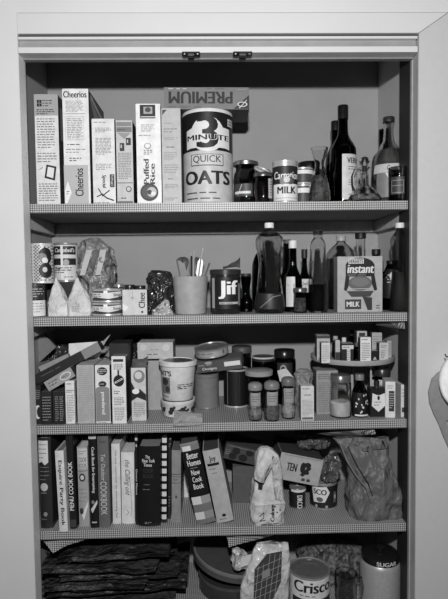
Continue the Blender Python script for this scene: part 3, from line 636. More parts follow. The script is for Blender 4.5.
# utensil cup
YC = .07; s = sc(YC); x = center(190.5, YC, Z2+.05); H = P(190.5, 276.5, YC).z-Z2
t = thing('utensil_cup', 'grey plastic cup holding kitchen utensils', 'cup', (x, YC, Z2+.0004))
rb, rt = 15.3*s, 17.6*s
lathe('cup_body', [(0, 0), (rb*.95, 0), (rb, .002), (rt, H), (rt-.0015, H+.0005), (rt-.003, H-.001), (rb-.003, .005), (0, .005)], tone(150, .4), t, seg=40)
prints(t, cyl_map(lambda z: rb+(rt-rb)*z/H, .03, .005, -.35), .02, H-.01, [('l', [(.1, .02), (-.2, .98)], .001, 165)])
U = (x, YC, Z2+.006)
def utensil(name, label, cat, base, tipx, tipy, mat, head=None, rr=.0022, w0=.008):
    s = sc(YC); tip = P(tipx, tipy, YC+base[1]); tp = Vector((tip.x-U[0], base[1], tip.z-U[2])); bs = Vector((base[0], base[1], .002))
    t = thing(name, label, cat, U, group='utensils in the grey cup')
    L = (tp-bs); L.normalize(); 
    tube('shaft', [bs, tp-L*.03, tp], [rr, rr, rr*1.2], mat, t)
    if head:
        hv = [(0, .0), (.35, .55), (.7, 1), (.9, .9), (1, .4)] if head == 'spoon' else [(0, .4), (.2, 1), (.8, .9), (1, .2)]
        vs, fs = [], []; hl = .055; sd = L.cross(Vector((0, 1, 0))).normalized(); nn = sd.cross(L)
        for f, wv in hv:
            c = tp-L*hl*(1-f); dp = nn*(.004*wv if head == 'spoon' else 0)
            vs += [c-sd*w0*wv-nn*.0008, c+dp-nn*.0008, c+sd*w0*wv-nn*.0008, c-sd*w0*wv+nn*.0008, c+dp+nn*.0008, c+sd*w0*wv+nn*.0008]
        for i in range(len(hv)-1):
            a, b = i*6, i*6+6
            fs += [(a, a+1, b+1, b), (a+1, a+2, b+2, b+1), (a+4, a+3, b+3, b+4), (a+5, a+4, b+4, b+5), (a+3, a, b, b+3), (a+2, a+5, b+5, b+2)]
        fs += [(0, 3, 4, 1), (1, 4, 5, 2)]; e = (len(hv)-1)*6; fs += [(e, e+1, e+4, e+3), (e+1, e+2, e+5, e+4)]
        mesh_obj('head', vs, fs, mat, t, True)
MW = tone(120, .3, .7)
utensil('spatula', 'broad grey spatula at the left of the cup', 'spatula', (-.010, -.008), 177, 261, tone(95, .4), 'blade', w0=.021)
utensil('serving_spoon', 'dark rounded spoon in the cup', 'spoon', (-.008, .010), 182, 257, tone(60, .4), 'spoon', w0=.018)
utensil('knife', 'black handled knife in the cup', 'knife', (0, 0), 191.5, 256, tone(25, .4), 'blade', w0=.008)
utensil('whisk_handle', 'thin light metal skewer leaning left in the cup', 'skewer', (.006, -.012), 194, 250, tone(180, .3, .3), None, rr=.0022)
utensil('chopstick', 'tall thin pale stick in the cup', 'stick', (.004, .006), 203, 248, tone(165, .4), None, rr=.0026)
utensil('measuring_spoon', 'slim metal spoon in the cup', 'spoon', (.010, .010), 197, 257, MW, 'spoon', w0=.008)
utensil('fork', 'light narrow fork beside the tall stick', 'fork', (.009, -.009), 201, 258, tone(160, .3, .4), 'blade', w0=.008)
utensil('peeler', 'short dark handle leaning right over the cup rim', 'peeler', (.008, .001), 209.5, 263, tone(80, .4), 'blade', w0=.008)
# peanut butter jar
t, H, pr = vessel('peanut_butter_jar', 'large dark jar marked Jif', 'jar', 225.5, 269.5, Z2, .065, [(0, 14), (.03, 15), (.85, 15), (.9, 14.2), (1, 14.2)], tone(32, .18, spec=.7), t_=0, cap=(.88, 1.0, 15.6, tone(62, .3, .5), 'lid'),
       labels=[(.12, .82, 62, 24, [('r', .02, .02, .14, .98, 150), ('t', 'Jif', .3, .10, .86, .68, 220, 0, .05), ('r', .3, .78, .9, .85, 170), ('p', .32, .79, .88, .84, 1, 40), ('r', .9, .2, 1, .9, 120)])])
zt = Z2+H
t = thing('foil_wrap', 'crumpled foil scrap on the lid of the Jif jar', 'foil', (center(231, .07, zt), .07, zt+.003))
s = sc(.07)
sheet('foil_sheet', [(-8*s, -.01, 0), (9*s, -.012, 0), (9.5*s, .012, 11*s), (-8*s, .012, 1*s)], tone(105, .25, .5), t, amp=.006, freq=50, seed=2, curl=lambda u, v: Vector((0, 0, -.006*math.sin(PI*u)*v+.001)))
vessel('sauce_bottle', 'small hourglass shaped dark bottle right of the Jif jar', 'bottle', 246, 274, Z2, .10, [(0, 6), (.04, 6.5), (.28, 6.5), (.5, 3.8), (.8, 5), (.9, 5.5), (1, 4.5)], glass(60), liquid=(.6, tone(25)), cap=(.92, 1.01, 5.2, tone(40), 'cap'))
GO = 'cooking oil bottles'
oil_prof = [(0, 14.5), (.03, 15.3), (.12, 15), (.3, 12.6), (.55, 10.8), (.68, 12.4), (.76, 14), (.84, 13.5), (.9, 8), (.94, 4.5), (1, 4)]
vessel('oil_bottle', 'large waisted oil bottle with white cap, left of the label bottles', 'bottle', 269.5, 224, Z2, .065, oil_prof, glass(228), t_=.0025, liquid=(.22, tone(30, .3)), seg=14, ang=15, group=GO, cap=[(.95, 1.01, 4.7, tone(210), 'cap'), (.86, .90, 9, tone(25), 'collar')],
       labels=[(.05, .22, 70, 30, [('l', [(.2, .9), (.55, .2), (.8, .1)], .002, 120)])])
vessel('oil_bottle', 'dark shoulder of a bottle behind the large oil bottle', 'bottle', 259, 253, Z2, .20, [(0, 7), (.7, 7), (.9, 5), (1, 2)], glass(40), t_=.002, liquid=(.8, tone(25)), group=GO)
GB = 'bottles crowded on the second shelf'
vessel('vinegar_bottle', 'slim bottle with white cap and white label', 'bottle', 293, 241.5, Z2, .085, [(0, 8.5), (.03, 9), (.45, 9), (.55, 6.5), (.66, 4), (.9, 3.6), (1, 3.6)], glass(60), group=GB, liquid=(.5, tone(25)), cap=(.9, 1.01, 4.2, tone(205), 'cap'),
       labels=[(.08, .5, 30, 190, [('p', .1, .2, .4, .5, 2, 150), ('t', 'H', .82, .22, .95, .38, 90, 0, .03)], -.45)])
vessel('sauce_bottle', 'clear long neck behind the slim white-capped bottle', 'bottle', 287, 240.5, Z2, .18, [(0, 9), (.4, 9), (.55, 5), (.7, 4.2), (1, 4)], glass(90), group=GB, liquid=(.5, tone(25)), cap=(.95, 1.01, 4.3, tone(70), 'cap'))
vessel('extract_bottle', 'small dark bottle with palm leaf label', 'bottle', 304.5, 250, Z2, .14, [(0, 8.5), (.3, 9), (.5, 8.5), (.6, 4), (.75, 2.6), (1, 2.4)], glass(40), group=GB, liquid=(.5, tone(20)), cap=(.86, 1.01, 3, tone(30), 'cap'),
       labels=[(.3, .52, 48, 175, [('l', [(.5, .9), (.5, .4)], .001, 30), ('l', [(.3, .5), (.5, .35), (.75, .5)], .0014, 30), ('l', [(.35, .25), (.5, .4), (.7, .2)], .0014, 30)], -.1)])
vessel('spice_shaker', 'tiny clear shaker in front of the palm leaf bottle', 'shaker', 300, 288.5, Z2, .045, [(0, 6.5), (.05, 7), (.75, 6.5), (1, 6.5)], glass(200), liquid=(.6, contents(60, 160, 200)), cap=(.85, 1.02, 7, tone(100, .3, .6), 'lid'))
vessel('syrup_bottle', 'tall clear bottle half full of black liquid', 'bottle', 318, 231, Z2, .055, [(0, 9.2), (.03, 9.6), (.35, 9.6), (.5, 8.6), (.7, 8), (.84, 7.5), (.9, 5), (.92, 4.3), (.97, 5.2), (1, 4.8)], glass(245), t_=.002, liquid=(.345, tone(8, .2)), group=GB, cap=(.95, 1.005, 4.4, tone(90, .3, .5), 'cap'))
vessel('jug', 'round-shouldered glass jug behind the Hershey box', 'jug', 341, 237, Z2, .17, [(0, 15), (.65, 15), (.78, 14), (.86, 9), (.92, 4.5), (1, 4)], glass(225), t_=.003, liquid=(.7, tone(45)), cap=(.94, 1.01, 5, tone(150, .4), 'cap'))
vessel('sauce_bottle', 'clear bottle neck with black cap above the Hershey box', 'bottle', 360.5, 233.5, Z2, .116, [(0, 8), (.5, 8), (.65, 5), (1, 4.7)], glass(245), t_=.002, liquid=(.3, tone(30)), group=GB, cap=(.93, 1.01, 5.4, tone(20), 'cap'))
vessel('sauce_bottle', 'short black-capped bottle behind the right corner of the Hershey box', 'bottle', 376, 250, Z2, .15, [(0, 7), (.8, 7), (.9, 4), (1, 4)], glass(60), t_=.002, liquid=(.7, tone(25)), group=GB, cap=(.92, 1.01, 4.4, tone(20), 'cap'))
carton('cocoa_box', "large grey tin marked HERSHEY'S instant", 'tin', 337.5, 382.5, 256.5, Z2, .04, .045, 158, 120, 140, flaps=False, items=[
    ('o', .5, .17, .32, .15, 22), ('r', .18, .14, .82, .36, 22), ('g', [(.18, .34), (.26, .34), (.26, .5), (.2, .62), (.14, .6)], 22), ('g', [(.74, .34), (.82, .34), (.88, .6), (.82, .62), (.76, .5)], 22),
    ('r', .24, .04, .58, .13, 190), ('t', "HERSHEY'S", .26, .05, .56, .12, 30, 0, .04), ('t', 'instant', .22, .15, .80, .30, 200, 0, .05, .15), ('p', .22, .32, .8, .345, 1, 150), ('o', .5, .48, .26, .13, 90), ('o', .5, .46, .2, .08, 105), ('g', [(.2, .62), (.8, .62), (.72, .72), (.3, .72)], 60),
    ('l', [(.25, .58), (.75, .58)], .0015, 180), ('r', .16, .77, .52, .94, 55), ('t', 'MILK', .2, .81, .48, .90, 200, 0, .05), ('g', [(.55, .72), (.76, .74), (.76, .96), (.66, .96), (.6, .82)], 45), ('p', .85, .86, .93, .95, 2, 60)])
vessel('sauce_bottle', 'dark bottle with round white label at the right', 'bottle', 392, 262, Z2, .11, [(0, 11), (.03, 11.5), (.6, 11.5), (.8, 8), (.95, 5), (1, 5)], glass(25), t_=.003, liquid=(.8, tone(15)), group=GB, cap=(.95, 1.03, 5.5, tone(20), 'cap'),
       labels=[(.25, .85, 70, 22, [('o', .5, .5, .4, .46, 195), ('o', .38, .5, .33, .42, 25), ('t', 'ML', .62, .6, .78, .75, 40, 0, .02), ('p', .2, .3, .45, .5, 2, 190)])])
vessel('oil_bottle', 'tall waisted oil bottle with white cap, rightmost on second shelf', 'bottle', 399.5, 224, Z2, .045, [(f, r*.66) for f, r in oil_prof], glass(228), t_=.0022, liquid=(.45, tone(45, .3)), seg=12, ang=15, group=GO, cap=(.95, 1.01, 4.4, tone(200), 'cap'))

# ------------------------------------------------------------------ THIRD SHELF
G3 = 'small cartons on the third shelf'
def yf(px, py, z): return max(.018, Yat(px, py, z))
carton('carton', 'black carton with white crescent at the far left edge', 'box', 34.5, 41, 386, Z3, .03, .08, 35, 30, 40, items=[('p', .1, .1, .9, .35, 5, 140), ('o', .5, .68, .5, .18, 200), ('o', .75, .68, .4, .14, 35)], group=G3)
carton('carton', 'small black carton, left one of the matching pair', 'box', 41.5, 52, 392, Z3, .025, .07, 30, 30, 70, items=[('p', .1, .12, .9, .9, 9, 150)], group=G3)
carton('carton', 'small black carton, right one of the matching pair', 'box', 53, 64.5, 392, Z3, .025, .07, 30, 30, 70, items=[('p', .2, .12, .5, .9, 12, 150), ('p', .6, .12, .9, .9, 12, 120)], group=G3)
carton('carton', 'short white carton beside the black pair', 'box', 65.5, 75.5, 381, Z3, .03, .09, 205, 60, 150, items=[('p', .1, .04, .9, .1, 1, 30), ('p', .1, .2, .9, .28, 2, 60), ('p', .15, .32, .85, .95, 16, 140), ('r', .93, 0, 1, 1, 60)], group=G3)
carton('carton', 'mid-grey carton covered in small print', 'box', 77, 94.5, 365.5, Z3, .028, .11, 160, 90, 170, items=[('p', .1, .05, .9, .95, 26, 120)], group=G3)
carton('sugar_box', 'carton marked powdered in sideways letters', 'box', 95.5, 110, 365.5, Z3, .028, .10, 205, 60, 180, items=[('o', .5, .1, .35, .07, 40), ('p', .2, .06, .8, .15, 3, 200), ('o', .5, .32, .28, .05, 40), ('p', .3, .3, .7, .34, 1, 190), ('r', .03, .41, .97, .96, 125), ('o', .5, .41, .47, .05, 125), ('t', 'powdered', .36, .46, .68, .84, 215, -90, .03), ('p', .1, .975, .9, .99, 1, 60)], group=G3)
carton('carton', 'taller white carton with black disc and arrow', 'box', 112, 126, 356.5, Z3, .022, .14, 205, 40, 120, items=[('r', .12, .04, .85, .08, 40), ('p', .15, .11, .8, .2, 3, 60), ('r', .42, .2, .54, .28, 25), ('o', .5, .36, .38, .085, 25), ('l', [(.28, .385), (.72, .335)], .0045, 215), ('l', [(.3, .384), (.7, .336)], .0018, 25), ('p', .15, .5, .6, .56, 2, 60), ('p', .15, .6, .85, .72, 5, 90), ('p', .15, .75, .85, .95, 8, 110)], group=G3)
# dark box lying on top of the cartons behind
Zb = P(118, 356, .10).z
t, w_, h_ = carton('carton', 'black box lying on the tall white carton', 'box', 109, 128, 344, Zb+.003, .06, .09, 30, 25, 45, items=[('p', .4, .7, .95, .9, 1, 150)])
# packet with crumpled picture top
x = center(138.5, .06, Z3); YP = .045; H = P(138.5, 361, YP).z-Z3
t, w_, h_ = carton('mix_packet', 'standing packet with dark picture and torn open top', 'packet', 131.5, 146, 368, Z3, YP, .045, 185, 70, 150, flaps=False, items=[('r', 0, .0, 1, .22, 190), ('o', .55, .16, .4, .12, 120), ('o', .5, .14, .25, .07, 190), ('g', [(0, .26), (.3, .42), (.6, .4), (1, .5), (1, .62), (.4, .55), (0, .62)], 30), ('o', .3, .44, .25, .05, 215), ('p', .15, .64, .9, .92, 8, 140)])
sheet('torn_flap', [(-w_/2, -.02, h_), (w_/2, -.02, h_), (w_/2+.004, .01, h_+.026), (-w_/2, .01, h_+.018)], tone(90), t, amp=.008, freq=60, seed=4)
carton('carton', 'plain grey carton behind the margarine tub', 'box', 148, 172, 359, Z3, .155, .10, 150, 120, 150, items=[('l', [(.06, .01), (.06, .99)], .0012, 120)])
t, w_, h_ = carton('tea_box', 'low pale box lying on the plain grey carton', 'box', 137.5, 173, 343, P(155, 358.2, .15).z+.001, .13, .10, 170, 110, 185, items=[('o', .17, .28, .09, .2, 186), ('o', .80, .32, .11, .22, 188), ('p', .35, .35, .7, .5, 1, 110), ('p', .28, .62, .72, .8, 1, 60)])
# bowl + margarine tub
YB = yf(178, 419, Z3)+.045; s = sc(YB)
x = center(178, YB, Z3+.02); Hb = P(178, 402, YB-.045).z-Z3
t = thing('bowl', 'small white bowl with dark flower pattern under the tub', 'bowl', (x, YB, Z3+.0004))
R1, R0 = 17.5*s, 14.5*s
lathe('bowl_body', [(0, 0), (R0*.9, 0), (R0, .003), (R1*.97, Hb*.8), (R1, Hb*.84), (R1, Hb), (R1-.002, Hb), (R0-.002, .006), (0, .006)], tone(205, .3), t, seg=44)
rfb = lambda z: R0+(R1*.97-R0)*z/(Hb*.8)
prints(t, cyl_map(rfb, R1*2.4, .003), R1*2.4, Hb*.8, [it for k, (cu, cv) in enumerate(((.16, .5), (.36, .62), (.40, .38), (.55, .55), (.62, .4), (.68, .6), (.86, .45))) for it in (('o', cu, cv, .055, .17, 40), ('o', cu+.05, cv-.15, .03, .1, 60), ('l', [(cu, cv), (cu-.06, cv+.2)], .001, 70))])
zt = Z3+Hb+.001; Ht = P(177, 359.5, YB).z-zt
t = thing('margarine_tub', "tall white tub with dark lid disc, stacked on the flowered bowl", 'tub', (center(177.5, YB, zt+Ht/2), YB, zt), (0, math.radians(1.0), 0))
Rb, Rt = 15.2*s, 18.2*s
lathe('tub_body', [(0, 0), (Rb*.96, 0), (Rb, .002), (Rt*.97, Ht-.012), (Rt*.97, Ht-.002), (0, Ht-.002)], tone(195, .35), t, seg=44)
lathe('lid', [(Rt*.985, Ht-.014), (Rt*1.05, Ht-.013), (Rt*1.06, Ht-.002), (Rt*1.03, Ht), (Rt*.86, Ht), (Rt*.84, Ht-.002), (Rt*.8, Ht-.0018), (0, Ht-.0018)], [tone(205, .3), tone(85, .4)], t, seg=44, fm=[0, 0, 0, 0, 0, 0, 1])
rft = lambda z: Rb+(Rt*.97-Rb)*z/(Ht-.012)
prints(t, cyl_map(rft, Rb*2.4, .004), Rb*2.4, Ht-.018, [('t', "NT'S", .02, .12, .36, .28, 30, 0, .05), ('r', .06, .32, .33, .82, 110), ('o', .18, .45, .1, .12, 50), ('o', .25, .68, .07, .1, 60), ('p', .03, .88, .45, .93, 1, 60), ('p', .52, .5, .96, .68, 3, 45), ('l', [(.5, .58), (.66, .66)], .0012, 60)])
# flat printed packet over the shelf edge
a = P(167, 425, .03)
t = thing('seasoning_packet', 'flat creased envelope lying over the shelf edge below the bowl', 'packet', (center(186, .04, Z3), .05, Z3+.002))
s = sc(.04)
sheet('envelope', [(-12*s, -.041, -.010), (17*s, -.041, -.006), (16*s, .004, .012), (-12*s, .004, .022)], creased(140, .5, 30, .6), t, amp=.005, freq=45, seed=8, thick=.0012, curl=lambda u, v: Vector((0, 0, .003*math.sin(PI*u)*math.sin(PI*v)+.001)))
prints(t, lambda u, v, o: Vector((-.03+u, -.041+v*.9, -.005+v*.45+o)), .07, .045, [('g', [(.5, .2), (.62, .15), (.95, .5), (.85, .55)], 30), ('p', .2, .5, .6, .9, 4, 60), ('l', [(.1, .9), (.5, .3)], .001, 60)])
# green can, Designs box, flat can
YG = yf(206, 409.5, Z3)+.035
t, r, h = can('shortening_can', 'tall plain dark grey can supporting the slanted box', 'can', 206.5, 12.6, 372.5, Z3, YG, 108, rim=130, lidt=90, lab=(.03, .96), items=[('r', -.3, .05, 1.3, .08, 95), ('l', [(.5, .1), (.5, .95)], .0008, 98)])
zt = Z3+h
bx = thing('dessert_box', 'dark slanted box with pale sticker on the plain can', 'box', (center(220.5, YG-.01, zt+.01), YG+.01, zt+.012), (math.radians(6), math.radians(-7), math.radians(-8)))
ww = 47*sc(YG); box_part('body', (-ww/2, ww/2, -.036, .036, 0, .034), [tone(75), tone(90), tone(95)], bx, bev=.001, fm=(0, 1, 0, 1, 2, 2))
prints(bx, front_map(ww, .072), ww, .034, [('t', 'Designs', .16, .55, .46, .85, 200, 0, .03), ('p', .08, .25, .55, .42, 1, 160), ('o', .3, .15, .08, .12, 150), ('r', .63, .22, .97, .62, 210)])
zt2 = zt+.05
t, r, h = can('flat_can', 'flat pale can tilted on top of the slanted dark box', 'can', 212, 17, 341, zt2+.004, YG+.012, 150, rim=150, lidt=130, h=.026, rot=(math.radians(7), math.radians(-7), 0), items=[('p', .1, .3, .6, .5, 1, 50), ('r', .78, .2, .84, .7, 90)])
vessel('glass_jar', 'small jar with dark lid behind the slanted box', 'jar', 242, 346, Z3, .275, [(0, 9), (.9, 9.5), (1, 9)], glass(130), t_=.002, liquid=(.85, contents(40, 120, 90)), group='jars at the back of third shelf', cap=(.88, 1.0, 10, tone(70), 'lid'))
YD = yf(235, 408.5, Z3)+.04
t, r, h = can('canister', 'glossy black canister with pale base rim', 'canister', 236, 12.5, 368, Z3, YD, 18, rim=190, lidt=60, lab=(.03, .98), items=[('l', [(.18, .05), (.18, .95)], .0018, 120), ('l', [(.6, .1), (.6, .9)], .001, 60)])
# lidded jars
GJ3 = 'jars at the back of third shelf'
vessel('glass_jar', 'dark jar with white ring lid, between black canister and coffee jar', 'jar', 263.5, 356, Z3, .26, [(0, 11), (.9, 11.5), (1, 10)], DG, liquid=(.85, contents(15, 70, 90)), group=GJ3, cap=[(.9, .96, 11.6, tone(40), 'lid'), (.96, 1, 11.6, tone(190, .3), 'lid_ring'), (.985, 1.004, 10.3, tone(60), 'lid_insert')])
vessel('glass_jar', 'wide jar with cream lid behind the first two spice jars', 'jar', 259, 369.5, Z3, .15, [(0, 12), (.8, 12.5), (.9, 11.5), (1, 11.5)], glass(140), liquid=(.7, tone(110)), group=GJ3, cap=(.87, 1, 14, tone(140, .35), 'lid'))
vessel('coffee_jar', 'dark coffee jar with black lid and torn paper tag', 'jar', 284.5, 349.5, Z3, .22, [(0, 11), (.75, 11.5), (.85, 10), (1, 9)], DG, liquid=(.8, contents(12, 40, 120)), group=GJ3, cap=(.86, 1.0, 10.5, tone(25, .25), 'lid'), labels=[(.55, .78, 40, 40, [('o', .4, .5, .2, .35, 150), ('o', .4, .5, .13, .22, 40)], -.1)])
t = thing('paper_tag', 'pale torn paper tag leaning on the spice jar lids', 'paper', (center(286, .12, Z3), .12, P(286, 381, .12).z))
s = sc(.12)
sheet('paper', [(-6*s, 0, -.002), (9*s, 0, 2*s), (1*s, .012, 12*s), (-8*s, .012, 10*s)], tone(165), t, amp=.004, freq=40, seed=11)
# three spice jars: same moulded jar with domed lid
def spice(label, cx, top, base, fill, hw, ltone):
    Yb = yf(cx, base, Z3)+.012
    H = P(cx, top, Yb).z-Z3; s = sc(Yb); x = center(cx, Yb, Z3+H/2)
    t = thing('spice_jar', label, 'jar', (x, Yb, Z3+.0004), group='spice jars with domed lids')
    R = hw*s
    lathe('jar_body', [(0, 0), (R*.85, 0), (R*.93, .002), (R*1.02, H*.2), (R*1.02, H*.32), (R*.86, H*.36), (R*.86, H*.78), (R*.8, H*.8), (R*.8-.0012, H*.8), (R*.86-.0014, H*.77), (R*.86-.0014, H*.37), (R*1.0-.0014, H*.31), (R*.9-.0014, .004), (0, .004)], glass(247), t, seg=12, ang=25)
    lathe('contents', [(0, .0045), (R*.88-.002, .0045), (R*1.0-.002, H*.2), (R*1.0-.002, H*.3), (R*.84-.002, H*.37), (R*.84-.002, H*.68), (0, H*.68)], fill, t, seg=24)
    lathe('domed_lid', [(R*.80, H*.8), (R*.98, H*.8), (R, H*.82), (R, H*.9), (R*.9, H*.95), (R*.6, H*.985), (0, H)], tone(ltone, .35), t, seg=36)
    prints(t, cyl_map(R*.88, R*1.5, H*.4), R*1.5, H*.34, [('r', 0, 0, 1, 1, 140), ('p', .15, .2, .85, .75, 3, 60)])
    return t
spice('spice jar with grey domed lid, left of the three', 255.2, 382, 421, contents(90, 170, 180), 7.2, 120)
spice('spice jar with grey domed lid, middle of the three', 271.8, 380.5, 421.5, contents(80, 140, 220), 7.8, 110)
spice('spice jar with pale powder and darker lid, right of the three', 288.3, 376.5, 419, contents(150, 200, 160), 7.2, 95)
Yx = yf(307, 421, Z3)
carton('spice_box', 'small upright white box with dark title, right of the spice jars', 'box', 301, 314, 386.5, Z3, Yx, .035, 188, 120, 190, items=[('p', .1, .04, .9, .1, 1, 60), ('t', 'Eggs', .25, .20, .82, .31, 30, 0, .04) if False else ('p', .25, .2, .85, .3, 1, 25), ('p', .1, .38, .9, .85, 12, 120), ('r', .08, .9, .92, .96, 90)])
t = thing('paper_bag', 'crumpled light packet behind the small spice box', 'bag', (center(303, .14, Z3), .14, Z3+.0004))
H = P(303, 369, .14).z-Z3
crumple('bag_body', [(0, .018, .03, 0, 0), (H*.6, .02, .03, 0, 0), (H*.9, .024, .02, 0, 0), (H, .012, .01, 0, 0)], creased(120, .4, 44, 1), t, amp=.012, freq=35, seed=15)
carton('carton', 'grey carton of small print under the turntable rim', 'box', 316.5, 338, 371, Z3, .075, .06, 135, 60, 130, items=[('p', .08, .06, .92, .2, 3, 60), ('p', .08, .25, .92, .95, 14, 80)])
# salt jar, soy bottle, shield bottle, box
Yj = yf(340.5, 419, Z3)+.028
vessel('salt_jar', 'large clear jar one third full of white salt', 'jar', 340.5, 374, Z3, Yj, [(0, 9.5), (.05, 10.8), (.72, 10.8), (.8, 9.8), (.84, 9.6), (1, 9.6)], glass(245), t_=.0022, liquid=(.36, tone(215, .9)), cap=(.82, 1.0, 10.2, tone(105, .3, .5), 'lid'))
Yj = yf(359.5, 418, Z3)+.02
vessel('soy_sauce_bottle', 'dark bottle with scattered pale spots', 'bottle', 359.5, 375, Z3, Yj, [(0, 7), (.05, 7.6), (.55, 7.6), (.72, 5.5), (.82, 3.6), (1, 3.6)], glass(25), t_=.002, liquid=(.6, tone(12)), cap=(.88, 1.02, 4.6, tone(110, .4), 'cap'),
       labels=[(.03, .6, 75, 22, [('o', random.uniform(.2, .8), random.uniform(.08, .85), .035, .045, 190) for _ in range(16)]+[('r', .2, .9, .8, .97, 200)])])
Yq = yf(378.5, 417, Z3)
t, w_, h_ = carton('square_bottle', 'squat dark square bottle with white shield label', 'bottle', 370.5, 386.5, 389, Z3, Yq, .035, 22, 25, 30, flaps=False, items=[('g', [(.12, .15), (.4, .22), (.6, .22), (.88, .15), (.92, .6), (.5, .82), (.08, .6)], 205), ('o', .5, .32, .08, .08, 30), ('p', .2, .44, .8, .5, 1, 40), ('p', .2, .54, .8, .6, 1, 40)])
lathe('neck', [(.006, h_), (.005, h_+.004), (.005, h_+.008), (0, h_+.008)], tone(40), t); lathe('cap', [(.0075, h_+.006), (.0078, h_+.018), (.006, h_+.02), (0, h_+.02)], tone(30), t)
t, w_, h_ = carton('spice_box', 'white box with dark panel at the right end of third shelf', 'box', 387.5, 397, 382, Z3, .03, .06, 200, 190, 170, rotz=-10, items=[('p', .2, .08, .8, .2, 2, 90), ('r', .35, .25, .9, .82, 50), ('p', .4, .3, .85, .75, 7, 180)])
carton('spice_box', 'tall thin pale carton against the right wall', 'box', 401, 405, 385, Z3, .035, .05, 195, 150, 170, items=[('p', .15, .1, .85, .4, 3, 90), ('r', .2, .7, .8, .85, 60)])
for i, (cx, hw, tp, Yv) in enumerate(((374, 5.5, 368, .17), (382, 8, 366, .11))):
    vessel('glass_jar', ('narrow lidded jar beside the turntable post', 'lidded jar with pale label behind the shield bottle')[i], 'jar', cx, tp+2, Z3, Yv, [(0, hw*.9), (.85, hw), (1, hw)], DG, liquid=(.8, tone(40)), group=GJ3, cap=(.82, 1, hw*1.05, tone(110 if i == 0 else 40, .3), 'lid'), labels=[(.4, .75, 45, 170, [('p', .1, .2, .9, .8, 2, 60)], 0)])
# turntable
YT = .150; s = sc(YT); x = center(352, YT, 1.25); zp = P(352, 364, YT-.105).z; R = 41.5*s
t = thing('turntable', 'two-tier round spice turntable with pale rim', 'turntable', (x, YT, Z3+.0004))
hp = zp-Z3
lathe('upper_tray', [(0, hp-.004), (R*.94, hp-.006), (R*.985, hp-.004), (R, hp), (R, hp+.008), (R*.985, hp+.010), (R*.97, hp+.008), (R*.96, hp), (0, hp)], tone(150, .35), t, seg=64)
lathe('base_tray', [(0, .0), (R*.72, 0), (R*.76, .002), (R*.76, .006), (R*.74, .006), (R*.72, .002), (0, .002)], tone(130, .35), t, seg=64) if False else None
lathe('post', [(0, 0), (.02, 0), (.02, .003), (.005, .006), (.005, hp-.005), (0, hp-.005)], tone(150, .35), t)
pz = P(371, 372, YT-.06); tube('support_rod', [(pz.x-x, -.06, 0), (pz.x-x, -.06, hp-.005)], .0028, tone(165, .35), t)
TX, TZ = x, zp+.0012
GT = 'small packages on the turntable'
def onT(label, xl, xr, top, Y, d, f, items, side=60, name='spice_box', rotz=0):
    return carton(name, label, 'box', xl, xr, top, TZ, Y, d, f, side, 150, items=items, group=GT, rotz=rotz)
sp = [('p', .1, .1, .9, .9, 9, 120)]
onT('pale wide box at the left back of the turntable', 317, 330, 335.5, .10, .03, 165, [('r', 0, 0, 1, .12, 60), ('p', .1, .2, .9, .9, 8, 110)])
onT('small white box in front at the left of the turntable', 321.5, 330, 343, .055, .025, 190, sp)
onT('thin box with dark lower half on the turntable', 335.5, 340, 340.5, .075, .02, 170, [('r', 0, .55, 1, 1, 50)])
t, w_, h_ = onT('dark box with white T-shaped label at the turntable centre', 342, 353.5, 343.5, .062, .025, 30, [('r', .0, .1, 1, .3, 190), ('p', .1, .12, .9, .28, 1, 50), ('r', .42, .3, .72, .95, 190), ('p', .45, .35, .7, .9, 5, 80)])
onT('tallest white box on the turntable', 360.5, 371, 337.5, .055, .025, 205, [('p', .1, .05, .9, .12, 1, 40), ('p', .1, .2, .9, .9, 10, 130)])
onT('pale box standing behind the tallest white box', 357, 367, 331.5, .115, .025, 165, [('r', .2, .05, .8, .35, 50), ('p', .1, .4, .9, .9, 6, 100)])
onT('grey box behind, right of the tallest white one', 372, 382, 333, .14, .025, 160, [('g', [(.2, .8), (.5, .6), (.8, .8)], 40), ('p', .1, .1, .9, .5, 4, 100)])
onT('black box with small pale triangle on the turntable', 371.5, 378, 351, .075, .02, 22, [('g', [(.2, .85), (.5, .55), (.8, .85)], 170)])
onT('white box near the right rim of the turntable', 379.5, 388.5, 343, .09, .028, 180, [('p', .15, .12, .85, .3, 2, 70), ('p', .15, .4, .6, .9, 5, 130)])
onT('narrow pale box at the right edge of the turntable', 387, 391.5, 341, .13, .025, 160, [('p', .1, .1, .9, .9, 8, 90)])
for i, (cx, tp, Yv, hw, cp) in enumerate(((335.5, 336.5, .15, 3.5, 150), (344, 338, .12, 3.2, 190), (351.5, 330.5, .19, 3.0, 60), (356.5, 343, .09, 3.2, 70))):
    vessel('extract_bottle', ('tiny bottle with pale cap left on turntable', 'tiny bottle with white cap behind the dark T-labelled box', 'tall slim dark vial at the back of the turntable', 'tiny dark bottle left of the tallest white box')[i], 'bottle', cx, tp, TZ, Yv, [(0, hw), (.6, hw), (.75, hw*.5), (1, hw*.5)], glass(40), t_=.001, liquid=(.5, tone(20)), group=GT, cap=(.8, 1.02, hw*.7, tone(cp), 'cap'))
